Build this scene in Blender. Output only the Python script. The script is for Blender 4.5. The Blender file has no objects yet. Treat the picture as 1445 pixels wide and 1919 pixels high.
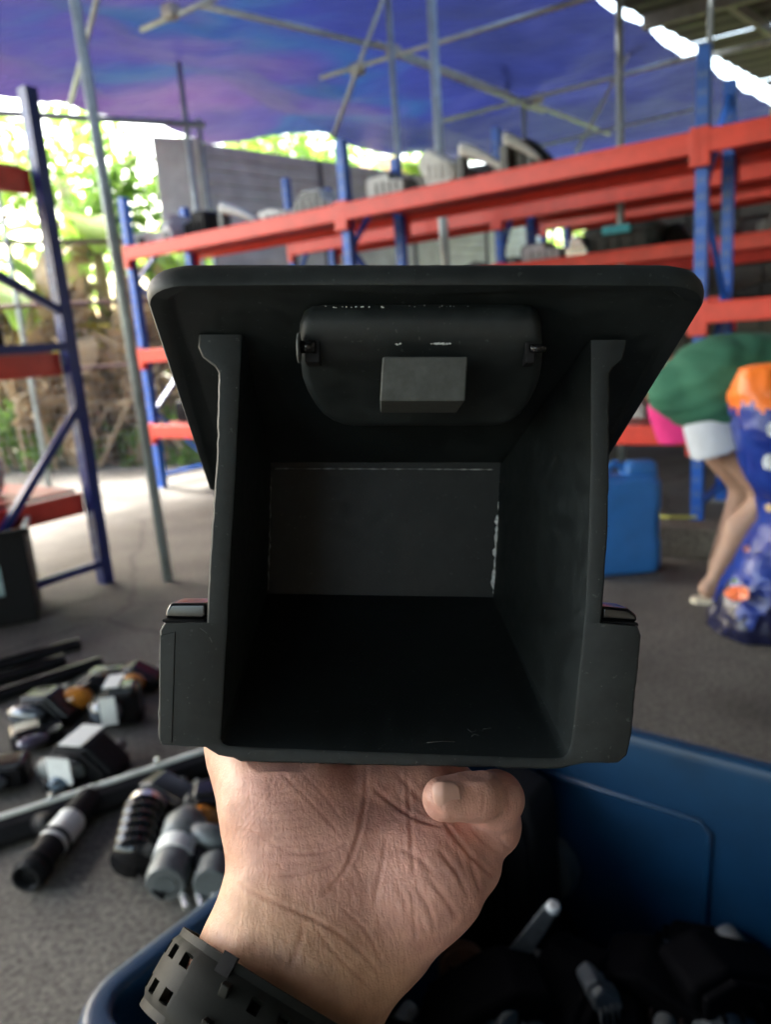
import bpy, bmesh, math, random
import numpy as np
from mathutils import Vector, Matrix, noise

random.seed(7); rng = np.random.default_rng(11)
C = bpy.context.scene.collection
SC = bpy.context.scene
RAD = math.radians

# ------------------------------------------------------------------ camera
PW, PH, FPX = 1445.0, 1919.0, 1440.0          # photo size and focal length in photo pixels
CAMH, PITCH, ROLL = 1.05, RAD(12.63), RAD(-4.32)
cam0 = np.array([0.0, 0.0, CAMH])
_f = np.array([0, math.cos(PITCH), -math.sin(PITCH)])
_u0 = np.array([0, math.sin(PITCH), math.cos(PITCH)])
_r0 = np.array([1.0, 0, 0])
AX_R = _r0 * math.cos(ROLL) + _u0 * math.sin(ROLL)
AX_U = -_r0 * math.sin(ROLL) + _u0 * math.cos(ROLL)
AX_F = _f
cd = bpy.data.cameras.new('camera'); cam = bpy.data.objects.new('camera', cd); C.objects.link(cam)
cd.sensor_fit = 'VERTICAL'; cd.sensor_height = 36.0; cd.sensor_width = 36.0
cd.lens = 36.0 * FPX / PH
cd.clip_start = 0.01; cd.clip_end = 400
M = Matrix(((AX_R[0], AX_U[0], -AX_F[0], 0), (AX_R[1], AX_U[1], -AX_F[1], 0), (AX_R[2], AX_U[2], -AX_F[2], CAMH), (0, 0, 0, 1)))
cam.matrix_world = M
cd.dof.use_dof = True; cd.dof.focus_distance = 0.25; cd.dof.aperture_fstop = 12.0
SC.camera = cam

# ------------------------------------------------------------------ light
SUN_EL, SUN_AZ = RAD(49), RAD(-50)            # azimuth measured from +Y towards +X
W = bpy.data.worlds.new('World'); SC.world = W; W.use_nodes = True
nt = W.node_tree; bg = nt.nodes['Background']
sky = nt.nodes.new('ShaderNodeTexSky'); sky.sky_type = 'NISHITA'; sky.sun_disc = False
sky.sun_elevation = SUN_EL; sky.sun_rotation = SUN_AZ; sky.air_density = 1.6; sky.dust_density = 5.0; sky.ozone_density = 1.0
nt.links.new(sky.outputs[0], bg.inputs[0]); bg.inputs[1].default_value = 0.15
sd = bpy.data.lights.new('sun', 'SUN'); sd.energy = 3.0; sd.angle = RAD(10); sd.color = (1, .96, .9)
so = bpy.data.objects.new('sun', sd); C.objects.link(so); so.location = (0, 0, 30)
sdir = Vector((math.sin(SUN_AZ) * math.cos(SUN_EL), math.cos(SUN_AZ) * math.cos(SUN_EL), math.sin(SUN_EL)))
so.rotation_euler = (sdir).to_track_quat('Z', 'Y').to_euler()
SC.view_settings.view_transform = 'Standard'; SC.view_settings.look = 'None'
SC.view_settings.exposure = 3.5; SC.view_settings.gamma = 1.0; SC.view_settings.use_curve_mapping = False
SC.render.engine = 'CYCLES'
SC.cycles.use_denoising = True
SC.cycles.max_bounces = 7; SC.cycles.diffuse_bounces = 4; SC.cycles.glossy_bounces = 3
SC.cycles.transmission_bounces = 4; SC.cycles.transparent_max_bounces = 6
SC.cycles.sample_clamp_indirect = 6.0; SC.cycles.caustics_reflective = False; SC.cycles.caustics_refractive = False

# ------------------------------------------------------------------ pixel helpers (photo pixel -> direction)
def ray(px, py): return (px - PW / 2) / FPX * AX_R - (py - PH / 2) / FPX * AX_U + AX_F
def Q(px, py, d): return cam0 + ray(px, py) * d                       # at forward depth d
def G(px, py, z=0.0):                                                 # on the horizontal plane z
    r = ray(px, py); return cam0 + r * ((z - CAMH) / r[2])
def V(px, py, y):                                                     # on the vertical plane Y = y
    r = ray(px, py); return cam0 + r * (y / r[1])
def camw(X, Y, Z): return cam0 + np.multiply.outer(X, AX_R) + np.multiply.outer(Y, AX_U) + np.multiply.outer(Z, AX_F)

FL = G(300, 915); FR = G(1305, 985)
RU = (FL - FR); RL = float(np.hypot(RU[0], RU[1])); RU = RU / RL       # rack run direction
RN = np.array([-RU[1], RU[0], 0]); RN = RN if RN[1] > 0 else -RN       # away from the camera
def RK(a, b, z): return FR + a * RU + b * RN + np.array([0, 0, z])

# ------------------------------------------------------------------ materials
MATS = {}
def mat(name, col, rough=.5, var=.12, scale=30., metal=0., bump=0., bscale=None, col2=None, spec=.5, translucent=0., sss=0., coat=0., alpha=None, transm=0.):
    if name in MATS: return MATS[name]
    m = bpy.data.materials.new(name); m.use_nodes = True
    t = m.node_tree; p = t.nodes['Principled BSDF']
    tc = t.nodes.new('ShaderNodeTexCoord')
    nz = t.nodes.new('ShaderNodeTexNoise'); nz.inputs['Scale'].default_value = scale; nz.inputs['Detail'].default_value = 6; nz.inputs['Roughness'].default_value = .62
    t.links.new(tc.outputs['Object'], nz.inputs['Vector'])
    mp = t.nodes.new('ShaderNodeMapRange'); mp.inputs[1].default_value = .3; mp.inputs[2].default_value = .7
    t.links.new(nz.outputs[0], mp.inputs[0])
    mx = t.nodes.new('ShaderNodeMix'); mx.data_type = 'RGBA'
    c2 = col2 if col2 else tuple(min(1, c * (1 + 2 * var)) for c in col)
    c1 = col if col2 else tuple(c * (1 - var) for c in col)
    mx.inputs[6].default_value = (*c1, 1); mx.inputs[7].default_value = (*c2, 1)
    t.links.new(mp.outputs[0], mx.inputs[0]); t.links.new(mx.outputs[2], p.inputs['Base Color'])
    p.inputs['Roughness'].default_value = rough; p.inputs['Metallic'].default_value = metal
    p.inputs['Specular IOR Level'].default_value = spec
    if coat: p.inputs['Coat Weight'].default_value = coat; p.inputs['Coat Roughness'].default_value = .08
    if transm: p.inputs['Transmission Weight'].default_value = transm
    if sss:
        p.inputs['Subsurface Weight'].default_value = sss; p.inputs['Subsurface Radius'].default_value = (1, .35, .2); p.inputs['Subsurface Scale'].default_value = .004
    if bump:
        b = t.nodes.new('ShaderNodeBump'); b.inputs['Strength'].default_value = bump; b.inputs['Distance'].default_value = 1.0 / (bscale or scale) * .3
        n2 = t.nodes.new('ShaderNodeTexNoise'); n2.inputs['Scale'].default_value = bscale or scale; n2.inputs['Detail'].default_value = 5
        t.links.new(tc.outputs['Object'], n2.inputs['Vector']); t.links.new(n2.outputs[0], b.inputs['Height']); t.links.new(b.outputs[0], p.inputs['Normal'])
    if translucent:
        tr = t.nodes.new('ShaderNodeBsdfTranslucent'); t.links.new(mx.outputs[2], tr.inputs[0])
        ms = t.nodes.new('ShaderNodeMixShader'); ms.inputs[0].default_value = translucent
        t.links.new(p.outputs[0], ms.inputs[1]); t.links.new(tr.outputs[0], ms.inputs[2])
        t.links.new(ms.outputs[0], t.nodes['Material Output'].inputs[0])
    m['x'] = 1
    MATS[name] = m; return m

PLASTIC = mat('box_plastic', (.0120, .0148, .0148), .50, .18, 700, bump=.14, bscale=2600, spec=.40)
def plastic_mat():
    m = bpy.data.materials.new('moulded_plastic'); m.use_nodes = True; t = m.node_tree; p = t.nodes['Principled BSDF']
    tc = t.nodes.new('ShaderNodeTexCoord')
    def nz(sc, det, ro=.6):
        n = t.nodes.new('ShaderNodeTexNoise'); n.inputs['Scale'].default_value = sc; n.inputs['Detail'].default_value = det; n.inputs['Roughness'].default_value = ro
        t.links.new(tc.outputs['Object'], n.inputs['Vector']); return n
    def ramp(src, p0, p1, c0, c1):
        r = t.nodes.new('ShaderNodeValToRGB'); r.color_ramp.elements[0].position = p0; r.color_ramp.elements[1].position = p1
        r.color_ramp.elements[0].color = (*c0, 1); r.color_ramp.elements[1].color = (*c1, 1); t.links.new(src, r.inputs[0]); return r.outputs[0]
    big, mid, spk, grain = nz(28, 5), nz(170, 4), nz(620, 2, .5), nz(2600, 2)
    base = ramp(big.outputs[0], .35, .7, (.0088, .0118, .0125), (.0175, .0226, .0238))
    mu = t.nodes.new('ShaderNodeMix'); mu.data_type = 'RGBA'; mu.blend_type = 'MULTIPLY'; mu.inputs[0].default_value = 1
    t.links.new(base, mu.inputs[6]); t.links.new(ramp(mid.outputs[0], .3, .75, (.68, .68, .68), (1.4, 1.4, 1.4)), mu.inputs[7])
    ad = t.nodes.new('ShaderNodeMix'); ad.data_type = 'RGBA'; ad.blend_type = 'ADD'; ad.inputs[0].default_value = 1
    t.links.new(mu.outputs[2], ad.inputs[6]); t.links.new(ramp(spk.outputs[0], .675, .74, (0, 0, 0), (.03, .031, .031)), ad.inputs[7])
    t.links.new(ad.outputs[2], p.inputs['Base Color'])
    t.links.new(ramp(mid.outputs[0], .3, .7, (.46,) * 3, (.60,) * 3), p.inputs['Roughness']); p.inputs['Specular IOR Level'].default_value = .36
    b = t.nodes.new('ShaderNodeBump'); b.inputs['Strength'].default_value = .16; b.inputs['Distance'].default_value = .00012
    t.links.new(grain.outputs[0], b.inputs['Height']); t.links.new(b.outputs[0], p.inputs['Normal']); return m
PLASTIC = plastic_mat()
GLOSSBLK = mat('gloss_black', (.006, .006, .007), .18, .1, 60, spec=.5)
RUBBER = mat('rubber', (.007, .007, .008), .6, .2, 80, spec=.2)
WEAR_GLINT = mat('wear_and_glint', (.60, .63, .64), .35, .3, 800)  # shared by real scuffs and the painted seam glints
GALV = mat('galvanised', (.34, .40, .41), .42, .18, 14, metal=.35, bump=.05)
RBLUE = mat('rack_blue', (.016, .11, .50), .38, .18, 9, bump=.04, bscale=40)
RRED = mat('rack_red', (.70, .052, .030), .36, .12, 8, bump=.03, bscale=40)
DECK = mat('shelf_deck', (.30, .05, .04), .5, .2, 6)
BOARD = mat('board', (.42, .27, .16), .7, .2, 9)
TOTE = mat('tote_blue', (.0020, .026, .068), .36, .12, 12, bump=.05, bscale=200)
CANB = mat('can_blue', (.04, .20, .55), .38, .10, 8, translucent=.15)
STEELG = mat('steel_grey', (.34, .35, .345), .45, .12, 5, metal=.2)
CHROME = mat('chrome', (.85, .85, .78), .25, .1, 20, metal=.75)
ALU = mat('cast_aluminium', (.15, .16, .16), .5, .2, 50, metal=.5, bump=.1)
GREYP = mat('grey_plastic', (.10, .11, .11), .5, .2, 20)
LGREY = mat('pale_plastic', (.52, .54, .53), .5, .15, 14)
WHITE = mat('white_paper', (.72, .73, .70), .65, .08, 30)
AMBER = mat('amber_lens', (.48, .17, .02), .18, .25, 40, coat=.6)
LENS = mat('clear_lens', (.06, .07, .085), .06, .2, 30, coat=1.0)
TEAL = mat('teal_plastic', (.05, .42, .45), .45, .1, 20)
DGREEN = mat('dark_green_plastic', (.02, .03, .027), .5, .2, 20)
TAN = mat('tan_card', (.42, .36, .24), .75, .15, 10)
DROOF = mat('dark_roof', (.018, .021, .020), .7, .3, 3)
BARK = mat('bark', (.36, .25, .16), .85, .35, 6, col2=(.62, .48, .34), bump=.4, bscale=12)
LEAFA = mat('leaf_bright', (.15, .30, .04), .5, .3, 3, col2=(.36, .50, .09), translucent=.6)
LEAFB = mat('leaf_mid', (.09, .20, .035), .5, .3, 3, col2=(.22, .36, .07), translucent=.55)
LEAFY = mat('leaf_yellow', (.42, .34, .03), .6, .3, 3, col2=(.55, .45, .05), translucent=.45)
DRY = mat('dry_leaf', (.32, .22, .12), .8, .3, 5, col2=(.5, .38, .24), translucent=.25)
SHIRT = mat('shirt_green', (.035, .15, .088), .85, .1, 14, bump=.15, bscale=60)
SHORTS = mat('shorts_white', (.52, .56, .62), .85, .06, 14)
PINK = mat('shorts_pink', (.72, .03, .22), .8, .08, 14)
SKIN2 = mat('skin_far', (.36, .22, .155), .6, .08, 10, sss=.1)
CREAM = mat('cream_rubber', (.62, .58, .44), .7, .1, 20)
BAGB = mat('bag_blue', (.005, .012, .17), .30, .2, 9, col2=(.016, .05, .30), bump=.3, bscale=14)
BAGN = mat('bag_navy', (.008, .010, .04), .25, .3, 10, bump=.5, bscale=18)
BAGO = mat('bag_orange', (.78, .17, .02), .35, .12, 9, bump=.2, bscale=14)
HAIR = mat('hair', (.015, .012, .01), .5, .2, 50)
STRAP = mat('strap_resin', (.0040, .0052, .0044), .55, .2, 300, bump=.1, bscale=900, spec=.18)
NAIL = mat('nail', (.60, .36, .29), .30, .05, 200)

def ground_mat():
    m = bpy.data.materials.new('rough_concrete'); m.use_nodes = True; t = m.node_tree; p = t.nodes['Principled BSDF']
    tc = t.nodes.new('ShaderNodeTexCoord')
    def nz(s, d, r=.6):
        n = t.nodes.new('ShaderNodeTexNoise'); n.inputs['Scale'].default_value = s; n.inputs['Detail'].default_value = d; n.inputs['Roughness'].default_value = r
        t.links.new(tc.outputs['Object'], n.inputs['Vector']); return n
    big, fine = nz(2.2, 8, .68), nz(75, 5, .8)
    r1 = t.nodes.new('ShaderNodeValToRGB'); r1.color_ramp.elements[0].position = .3; r1.color_ramp.elements[1].position = .72
    r1.color_ramp.elements[0].color = (.060, .055, .048, 1); r1.color_ramp.elements[1].color = (.138, .129, .114, 1)
    t.links.new(big.outputs[0], r1.inputs[0])
    r2 = t.nodes.new('ShaderNodeValToRGB'); r2.color_ramp.elements[0].position = .36; r2.color_ramp.elements[1].position = .68
    r2.color_ramp.elements[0].color = (.30, .30, .30, 1); r2.color_ramp.elements[1].color = (2.0, 2.0, 1.95, 1)
    t.links.new(fine.outputs[0], r2.inputs[0])
    mx = t.nodes.new('ShaderNodeMix'); mx.data_type = 'RGBA'; mx.blend_type = 'MULTIPLY'; mx.inputs[0].default_value = 1
    t.links.new(r1.outputs[0], mx.inputs[6]); t.links.new(r2.outputs[0], mx.inputs[7]); t.links.new(mx.outputs[2], p.inputs['Base Color'])
    p.inputs['Roughness'].default_value = .8
    st = nz(.9, 3, .5); r3 = t.nodes.new('ShaderNodeValToRGB'); r3.color_ramp.elements[0].position = .36; r3.color_ramp.elements[1].position = .47
    r3.color_ramp.elements[0].color = (.58, .57, .56, 1); r3.color_ramp.elements[1].color = (1, 1, 1, 1); t.links.new(st.outputs[0], r3.inputs[0])
    vo = t.nodes.new('ShaderNodeTexVoronoi'); vo.feature = 'DISTANCE_TO_EDGE'; vo.inputs['Scale'].default_value = .55; wob = nz(3, 4); mxv = t.nodes.new('ShaderNodeMix'); mxv.data_type = 'VECTOR'; mxv.inputs[0].default_value = .12
    t.links.new(tc.outputs['Object'], mxv.inputs[4]); t.links.new(wob.outputs[1], mxv.inputs[5]); t.links.new(mxv.outputs[1], vo.inputs['Vector'])
    r4 = t.nodes.new('ShaderNodeValToRGB'); r4.color_ramp.elements[0].position = .001; r4.color_ramp.elements[1].position = .006; r4.color_ramp.elements[0].color = (.35, .35, .35, 1); r4.color_ramp.elements[1].color = (1, 1, 1, 1); t.links.new(vo.outputs[0], r4.inputs[0])
    for rr in (r3, r4):
        m2 = t.nodes.new('ShaderNodeMix'); m2.data_type = 'RGBA'; m2.blend_type = 'MULTIPLY'; m2.inputs[0].default_value = 1
        t.links.new(mx.outputs[2], m2.inputs[6]); t.links.new(rr.outputs[0], m2.inputs[7]); t.links.new(m2.outputs[2], p.inputs['Base Color']); mx = m2
    b = t.nodes.new('ShaderNodeBump'); b.inputs['Strength'].default_value = .6; b.inputs['Distance'].default_value = .006
    t.links.new(fine.outputs[0], b.inputs['Height']); t.links.new(b.outputs[0], p.inputs['Normal'])
    return m
CONC = ground_mat()
SOIL = mat('soil', (.05, .038, .026), .95, .3, 4, col2=(.09, .08, .04), bump=.5, bscale=20)

def tarp_mat():
    m = bpy.data.materials.new('tarp_fabric'); m.use_nodes = True; t = m.node_tree; p = t.nodes['Principled BSDF']
    tc = t.nodes.new('ShaderNodeTexCoord')
    mpg = t.nodes.new('ShaderNodeMapping'); mpg.inputs['Scale'].default_value = (.16, .50, .5); mpg.inputs['Rotation'].default_value = (0, 0, -.45)
    t.links.new(tc.outputs['Object'], mpg.inputs[0])
    n = t.nodes.new('ShaderNodeTexNoise'); n.inputs['Scale'].default_value = 1.5; n.inputs['Detail'].default_value = 6; n.inputs['Distortion'].default_value = .05
    t.links.new(mpg.outputs[0], n.inputs['Vector'])
    sep = t.nodes.new('ShaderNodeSeparateXYZ'); t.links.new(tc.outputs['Object'], sep.inputs[0])
    ma = t.nodes.new('ShaderNodeMath'); ma.operation = 'MULTIPLY_ADD'; ma.inputs[1].default_value = -.085; ma.inputs[2].default_value = -.06
    t.links.new(sep.outputs[0], ma.inputs[0])
    cl = t.nodes.new('ShaderNodeClamp'); cl.inputs[1].default_value = -.2; cl.inputs[2].default_value = .24; t.links.new(ma.outputs[0], cl.inputs[0])
    ad = t.nodes.new('ShaderNodeMath'); ad.operation = 'ADD'; t.links.new(n.outputs[0], ad.inputs[0]); t.links.new(cl.outputs[0], ad.inputs[1])
    r = t.nodes.new('ShaderNodeValToRGB'); e = r.color_ramp.elements
    e[0].position = .24; e[0].color = (.0045, .0065, .026, 1); e[1].position = .95; e[1].color = (.060, .028, .066, 1)
    for pos, c in ((.40, (.0055, .0080, .042)), (.47, (.005, .015, .046)), (.53, (.0105, .0098, .046)), (.66, (.021, .013, .048)), (.78, (.035, .017, .052))):
        x = e.new(pos); x.color = (*c, 1)
    t.links.new(ad.outputs[0], r.inputs[0]); t.links.new(r.outputs[0], p.inputs['Base Color']); p.inputs['Roughness'].default_value = .5
    nb_ = t.nodes.new('ShaderNodeTexNoise'); nb_.inputs['Scale'].default_value = 9; nb_.inputs['Detail'].default_value = 6; mp2 = t.nodes.new('ShaderNodeMapping'); mp2.inputs['Scale'].default_value = (.35, 1.5, 1); mp2.inputs['Rotation'].default_value = (0, 0, .5)
    t.links.new(tc.outputs['Object'], mp2.inputs[0]); t.links.new(mp2.outputs[0], nb_.inputs['Vector'])
    bu = t.nodes.new('ShaderNodeBump'); bu.inputs['Strength'].default_value = .9; bu.inputs['Distance'].default_value = .09; t.links.new(nb_.outputs[0], bu.inputs['Height']); t.links.new(bu.outputs[0], p.inputs['Normal'])
    tr = t.nodes.new('ShaderNodeBsdfTranslucent'); t.links.new(r.outputs[0], tr.inputs[0]); t.links.new(bu.outputs[0], tr.inputs['Normal'])
    ms = t.nodes.new('ShaderNodeMixShader'); ms.inputs[0].default_value = .42
    t.links.new(p.outputs[0], ms.inputs[1]); t.links.new(tr.outputs[0], ms.inputs[2]); t.links.new(ms.outputs[0], t.nodes['Material Output'].inputs[0])
    return m
TARP = tarp_mat()

def skin_mat():
    m = bpy.data.materials.new('skin'); m.use_nodes = True; t = m.node_tree; p = t.nodes['Principled BSDF']
    at = t.nodes.new('ShaderNodeAttribute'); at.attribute_name = 'tint'
    tc = t.nodes.new('ShaderNodeTexCoord')
    n = t.nodes.new('ShaderNodeTexNoise'); n.inputs['Scale'].default_value = 160; n.inputs['Detail'].default_value = 5
    t.links.new(tc.outputs['Object'], n.inputs['Vector'])
    r = t.nodes.new('ShaderNodeValToRGB'); r.color_ramp.elements[0].position = .3; r.color_ramp.elements[1].position = .7
    r.color_ramp.elements[0].color = (.84, .80, .80, 1); r.color_ramp.elements[1].color = (1.1, 1.1, 1.1, 1)
    t.links.new(n.outputs[0], r.inputs[0])
    mx = t.nodes.new('ShaderNodeMix'); mx.data_type = 'RGBA'; mx.blend_type = 'MULTIPLY'; mx.inputs[0].default_value = 1
    t.links.new(at.outputs[0], mx.inputs[6]); t.links.new(r.outputs[0], mx.inputs[7]); t.links.new(mx.outputs[2], p.inputs['Base Color'])
    p.inputs['Roughness'].default_value = .46; p.inputs['Specular IOR Level'].default_value = .5
    p.inputs['Subsurface Weight'].default_value = .12; p.inputs['Subsurface Radius'].default_value = (1, .35, .2); p.inputs['Subsurface Scale'].default_value = .003
    v = t.nodes.new('ShaderNodeTexVoronoi'); v.feature = 'DISTANCE_TO_EDGE'; v.inputs['Scale'].default_value = 900
    v.inputs['Randomness'].default_value = 1
    t.links.new(tc.outputs['Object'], v.inputs['Vector'])
    b = t.nodes.new('ShaderNodeBump'); b.inputs['Strength'].default_value = .22; b.inputs['Distance'].default_value = .0006
    t.links.new(v.outputs[0], b.inputs['Height'])
    n3 = t.nodes.new('ShaderNodeTexNoise'); n3.inputs['Scale'].default_value = 420; n3.inputs['Detail'].default_value = 4; t.links.new(tc.outputs['Object'], n3.inputs['Vector'])
    mpw = t.nodes.new('ShaderNodeMapping'); mpw.inputs['Rotation'].default_value = (0, .75, 0); mpw.inputs['Scale'].default_value = (620, 300, 90); t.links.new(tc.outputs['Object'], mpw.inputs[0])
    nw = t.nodes.new('ShaderNodeTexNoise'); nw.inputs['Scale'].default_value = 1; nw.inputs['Detail'].default_value = 4; nw.inputs['Distortion'].default_value = 1.2; t.links.new(mpw.outputs[0], nw.inputs['Vector'])
    bw_ = t.nodes.new('ShaderNodeBump'); bw_.inputs['Strength'].default_value = .30; bw_.inputs['Distance'].default_value = .0009; t.links.new(nw.outputs[0], bw_.inputs['Height']); t.links.new(b.outputs[0], bw_.inputs['Normal']); b = bw_
    b2 = t.nodes.new('ShaderNodeBump'); b2.inputs['Strength'].default_value = .25; b2.inputs['Distance'].default_value = .0007
    t.links.new(n3.outputs[0], b2.inputs['Height']); t.links.new(b.outputs[0], b2.inputs['Normal']); t.links.new(b2.outputs[0], p.inputs['Normal'])
    return m
SKIN = skin_mat()

# ------------------------------------------------------------------ mesh helpers
class MB:
    def __init__(s): s.v = []; s.f = []
    def add(s, v, f):
        o = len(s.v); s.v += [tuple(map(float, p)) for p in v]; s.f += [tuple(o + i for i in q) for q in f]; return s
    def box(s, c, size, X=(1, 0, 0), Y=(0, 1, 0), Z=(0, 0, 1)):
        c, X, Y, Z = map(np.array, (c, X, Y, Z)); a, b, d = [q / 2 for q in size]
        v = [c + X * a * i + Y * b * j + Z * d * k for k in (-1, 1) for j in (-1, 1) for i in (-1, 1)]
        return s.add(v, [(0, 2, 3, 1), (4, 5, 7, 6), (0, 1, 5, 4), (2, 6, 7, 3), (0, 4, 6, 2), (1, 3, 7, 5)])
    def bar(s, p, q, w, h, up=(0, 0, 1)):
        p, q = np.array(p, float), np.array(q, float); d = q - p; L = np.linalg.norm(d); d /= L
        side = np.cross(d, up); side /= np.linalg.norm(side); u = np.cross(side, d)
        return s.box((p + q) / 2, (L, w, h), d, side, u)
    def tube(s, path, r, seg=12, cap=True):
        P = [np.array(p, float) for p in path]; n = len(P); r = [r] * n if np.isscalar(r) else r
        v, f = [], []; ref = None
        for i in range(n):
            d = P[min(i + 1, n - 1)] - P[max(i - 1, 0)]; d /= np.linalg.norm(d)
            if ref is None: ref = np.array([0, 0, 1.]) if abs(d[2]) < .9 else np.array([1., 0, 0])
            a = np.cross(d, ref); a /= np.linalg.norm(a); b = np.cross(a, d); ref = b
            for k in range(seg):
                t = 2 * math.pi * k / seg; v.append(P[i] + r[i] * (a * math.cos(t) + b * math.sin(t)))
        for i in range(n - 1):
            for k in range(seg):
                k2 = (k + 1) % seg; f.append((i * seg + k, i * seg + k2, (i + 1) * seg + k2, (i + 1) * seg + k))
        if cap: f.append(tuple(range(seg))[::-1]); f.append(tuple((n - 1) * seg + k for k in range(seg)))
        return s.add(v, f)
    def prism(s, pts, thick):                      # closed 3D polygon extruded by vector
        t = np.array(thick); n = len(pts); v = [np.array(p) for p in pts] + [np.array(p) + t for p in pts]
        f = [tuple(range(n))[::-1], tuple(range(n, 2 * n))] + [(i, (i + 1) % n, n + (i + 1) % n, n + i) for i in range(n)]
        return s.add(v, f)
    def loft(s, rings, cap=True):
        n = len(rings[0]); v = [p for r in rings for p in r]; f = []
        for i in range(len(rings) - 1):
            for k in range(n):
                k2 = (k + 1) % n; f.append((i * n + k, i * n + k2, (i + 1) * n + k2, (i + 1) * n + k))
        if cap: f.append(tuple(range(n))[::-1]); f.append(tuple((len(rings) - 1) * n + k for k in range(n)))
        return s.add(v, f)
    def build(s, name, m, parent=None, smooth=False, bevel=0., seg=2): return link(name, s.v, s.f, m, parent, smooth, bevel, seg)

def origin_of(o):
    p = np.zeros(3)
    while o is not None: p = p + np.array(o.location); o = o.parent
    return p
def link(name, v, f, m, parent=None, smooth=False, bevel=0., seg=2, origin=None):
    v = np.asarray(v, float); o0 = origin_of(parent)
    if parent is None: o0 = np.array(origin) if origin is not None else np.array([(v[:, 0].min() + v[:, 0].max()) / 2, (v[:, 1].min() + v[:, 1].max()) / 2, v[:, 2].min()])
    me = bpy.data.meshes.new(name); me.from_pydata((v - o0).tolist(), [], [tuple(map(int, q)) for q in f]); me.validate()
    bm = bmesh.new(); bm.from_mesh(me); bmesh.ops.recalc_face_normals(bm, faces=bm.faces); bm.to_mesh(me); bm.free()
    me.materials.append(m)
    o = bpy.data.objects.new(name, me); C.objects.link(o)
    if parent is not None: o.parent = parent
    else: o.location = o0
    if smooth:
        me.polygons.foreach_set('use_smooth', [True] * len(me.polygons))
    if bevel:
        b = o.modifiers.new('bevel', 'BEVEL'); b.width = bevel; b.segments = seg; b.limit_method = 'ANGLE'; b.angle_limit = RAD(35)
        me.polygons.foreach_set('use_smooth', [True] * len(me.polygons))
        w = o.modifiers.new('wn', 'WEIGHTED_NORMAL'); w.keep_sharp = False
    return o
def tag(o, label=None, cat=None, group=None, kind=None):
    if label: o['label'] = label
    if cat: o['category'] = cat
    if group: o['group'] = group
    if kind: o['kind'] = kind
    return o
def thing(name, loc, label, cat, group=None):
    o = bpy.data.objects.new(name, None); C.objects.link(o); o.location = tuple(float(x) for x in loc); o.empty_display_size = .05
    return tag(o, label, cat, group)

# signed-distance bodies -> mesh (surface nets)
def sd_caps(P, a, b, ra, rb, s=(1, 1, 1)):
    s = np.array(s, np.float32); a = np.array(a, np.float32) / s; b = np.array(b, np.float32) / s; p = P / s
    ab = b - a; t = np.clip(((p - a) @ ab) / max(1e-12, ab @ ab), 0, 1)
    return np.linalg.norm(p - a - t[..., None] * ab, axis=-1) - (ra + (rb - ra) * t)
def sd_ell(P, c, r):
    r = np.array(r, np.float32); q = (P - np.array(c, np.float32)) / r
    k = np.linalg.norm(q, axis=-1); return (k - 1) * r.min()
def smin(a, b, k):
    h = np.clip(.5 + .5 * (b - a) / k, 0, 1); return b * (1 - h) + a * h - k * h * (1 - h)
def nets(fn, lo, hi, h):
    lo, hi = np.array(lo), np.array(hi); n = np.ceil((hi - lo) / h).astype(int) + 1
    xs = [np.arange(n[i], dtype=np.float32) * h + lo[i] for i in range(3)]
    D = np.empty(n, np.float32)
    for i in range(0, n[0], 16):
        g = np.stack(np.meshgrid(xs[0][i:i + 16], xs[1], xs[2], indexing='ij'), -1).astype(np.float32); D[i:i + 16] = fn(g)
    ins = D < 0
    c = ins[:-1, :-1, :-1].astype(np.int8)
    for dx, dy, dz in ((1, 0, 0), (0, 1, 0), (0, 0, 1), (1, 1, 0), (1, 0, 1), (0, 1, 1), (1, 1, 1)):
        c = c + ins[dx:n[0] - 1 + dx, dy:n[1] - 1 + dy, dz:n[2] - 1 + dz]
    act = np.argwhere((c > 0) & (c < 8)); idx = -np.ones(c.shape, np.int64); idx[tuple(act.T)] = np.arange(len(act))
    acc = np.zeros((len(act), 3)); cnt = np.zeros(len(act))
    co = [(i, j, k) for i in (0, 1) for j in (0, 1) for k in (0, 1)]
    for p in co:
        for ax in range(3):
            if p[ax]: continue
            q = list(p); q[ax] = 1
            A = D[tuple((act + p).T)]; B = D[tuple((act + q).T)]; m = (A < 0) != (B < 0)
            t = np.where(m, A / np.where(m, A - B, 1), 0); pt = act + np.array(p, float); pt[:, ax] += t
            acc[m] += pt[m]; cnt[m] += 1
    v = acc / cnt[:, None] * h + lo
    F = []
    for ax in range(3):
        o = [0, 0, 0]; o[ax] = 1; b, e = [i for i in range(3) if i != ax]
        s0 = tuple(slice(0, n[i] - 1) if i == ax else slice(1, n[i] - 1) for i in range(3))
        s1 = tuple(slice(1, n[i]) if i == ax else slice(1, n[i] - 1) for i in range(3))
        X = np.argwhere(ins[s0] != ins[s1]); X[:, b] += 1; X[:, e] += 1
        def at(db, de):
            Y = X.copy(); Y[:, b] -= db; Y[:, e] -= de; return idx[tuple(Y.T)]
        F.append(np.stack([at(1, 1), at(0, 1), at(0, 0), at(1, 0)], 1))
    return v, np.concatenate(F)

# ================================================================== SETTING
def sheet(name, pts, z, m, kind='structure', n=1):
    o = link(name, [(x, y, z) for x, y in pts], [tuple(range(len(pts)))], m, origin=(0, 0, z)); return tag(o, kind=kind)
sheet('ground', [(-90, -60), (90, -60), (90, 120), (-90, 120)], -.03, SOIL)
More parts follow.
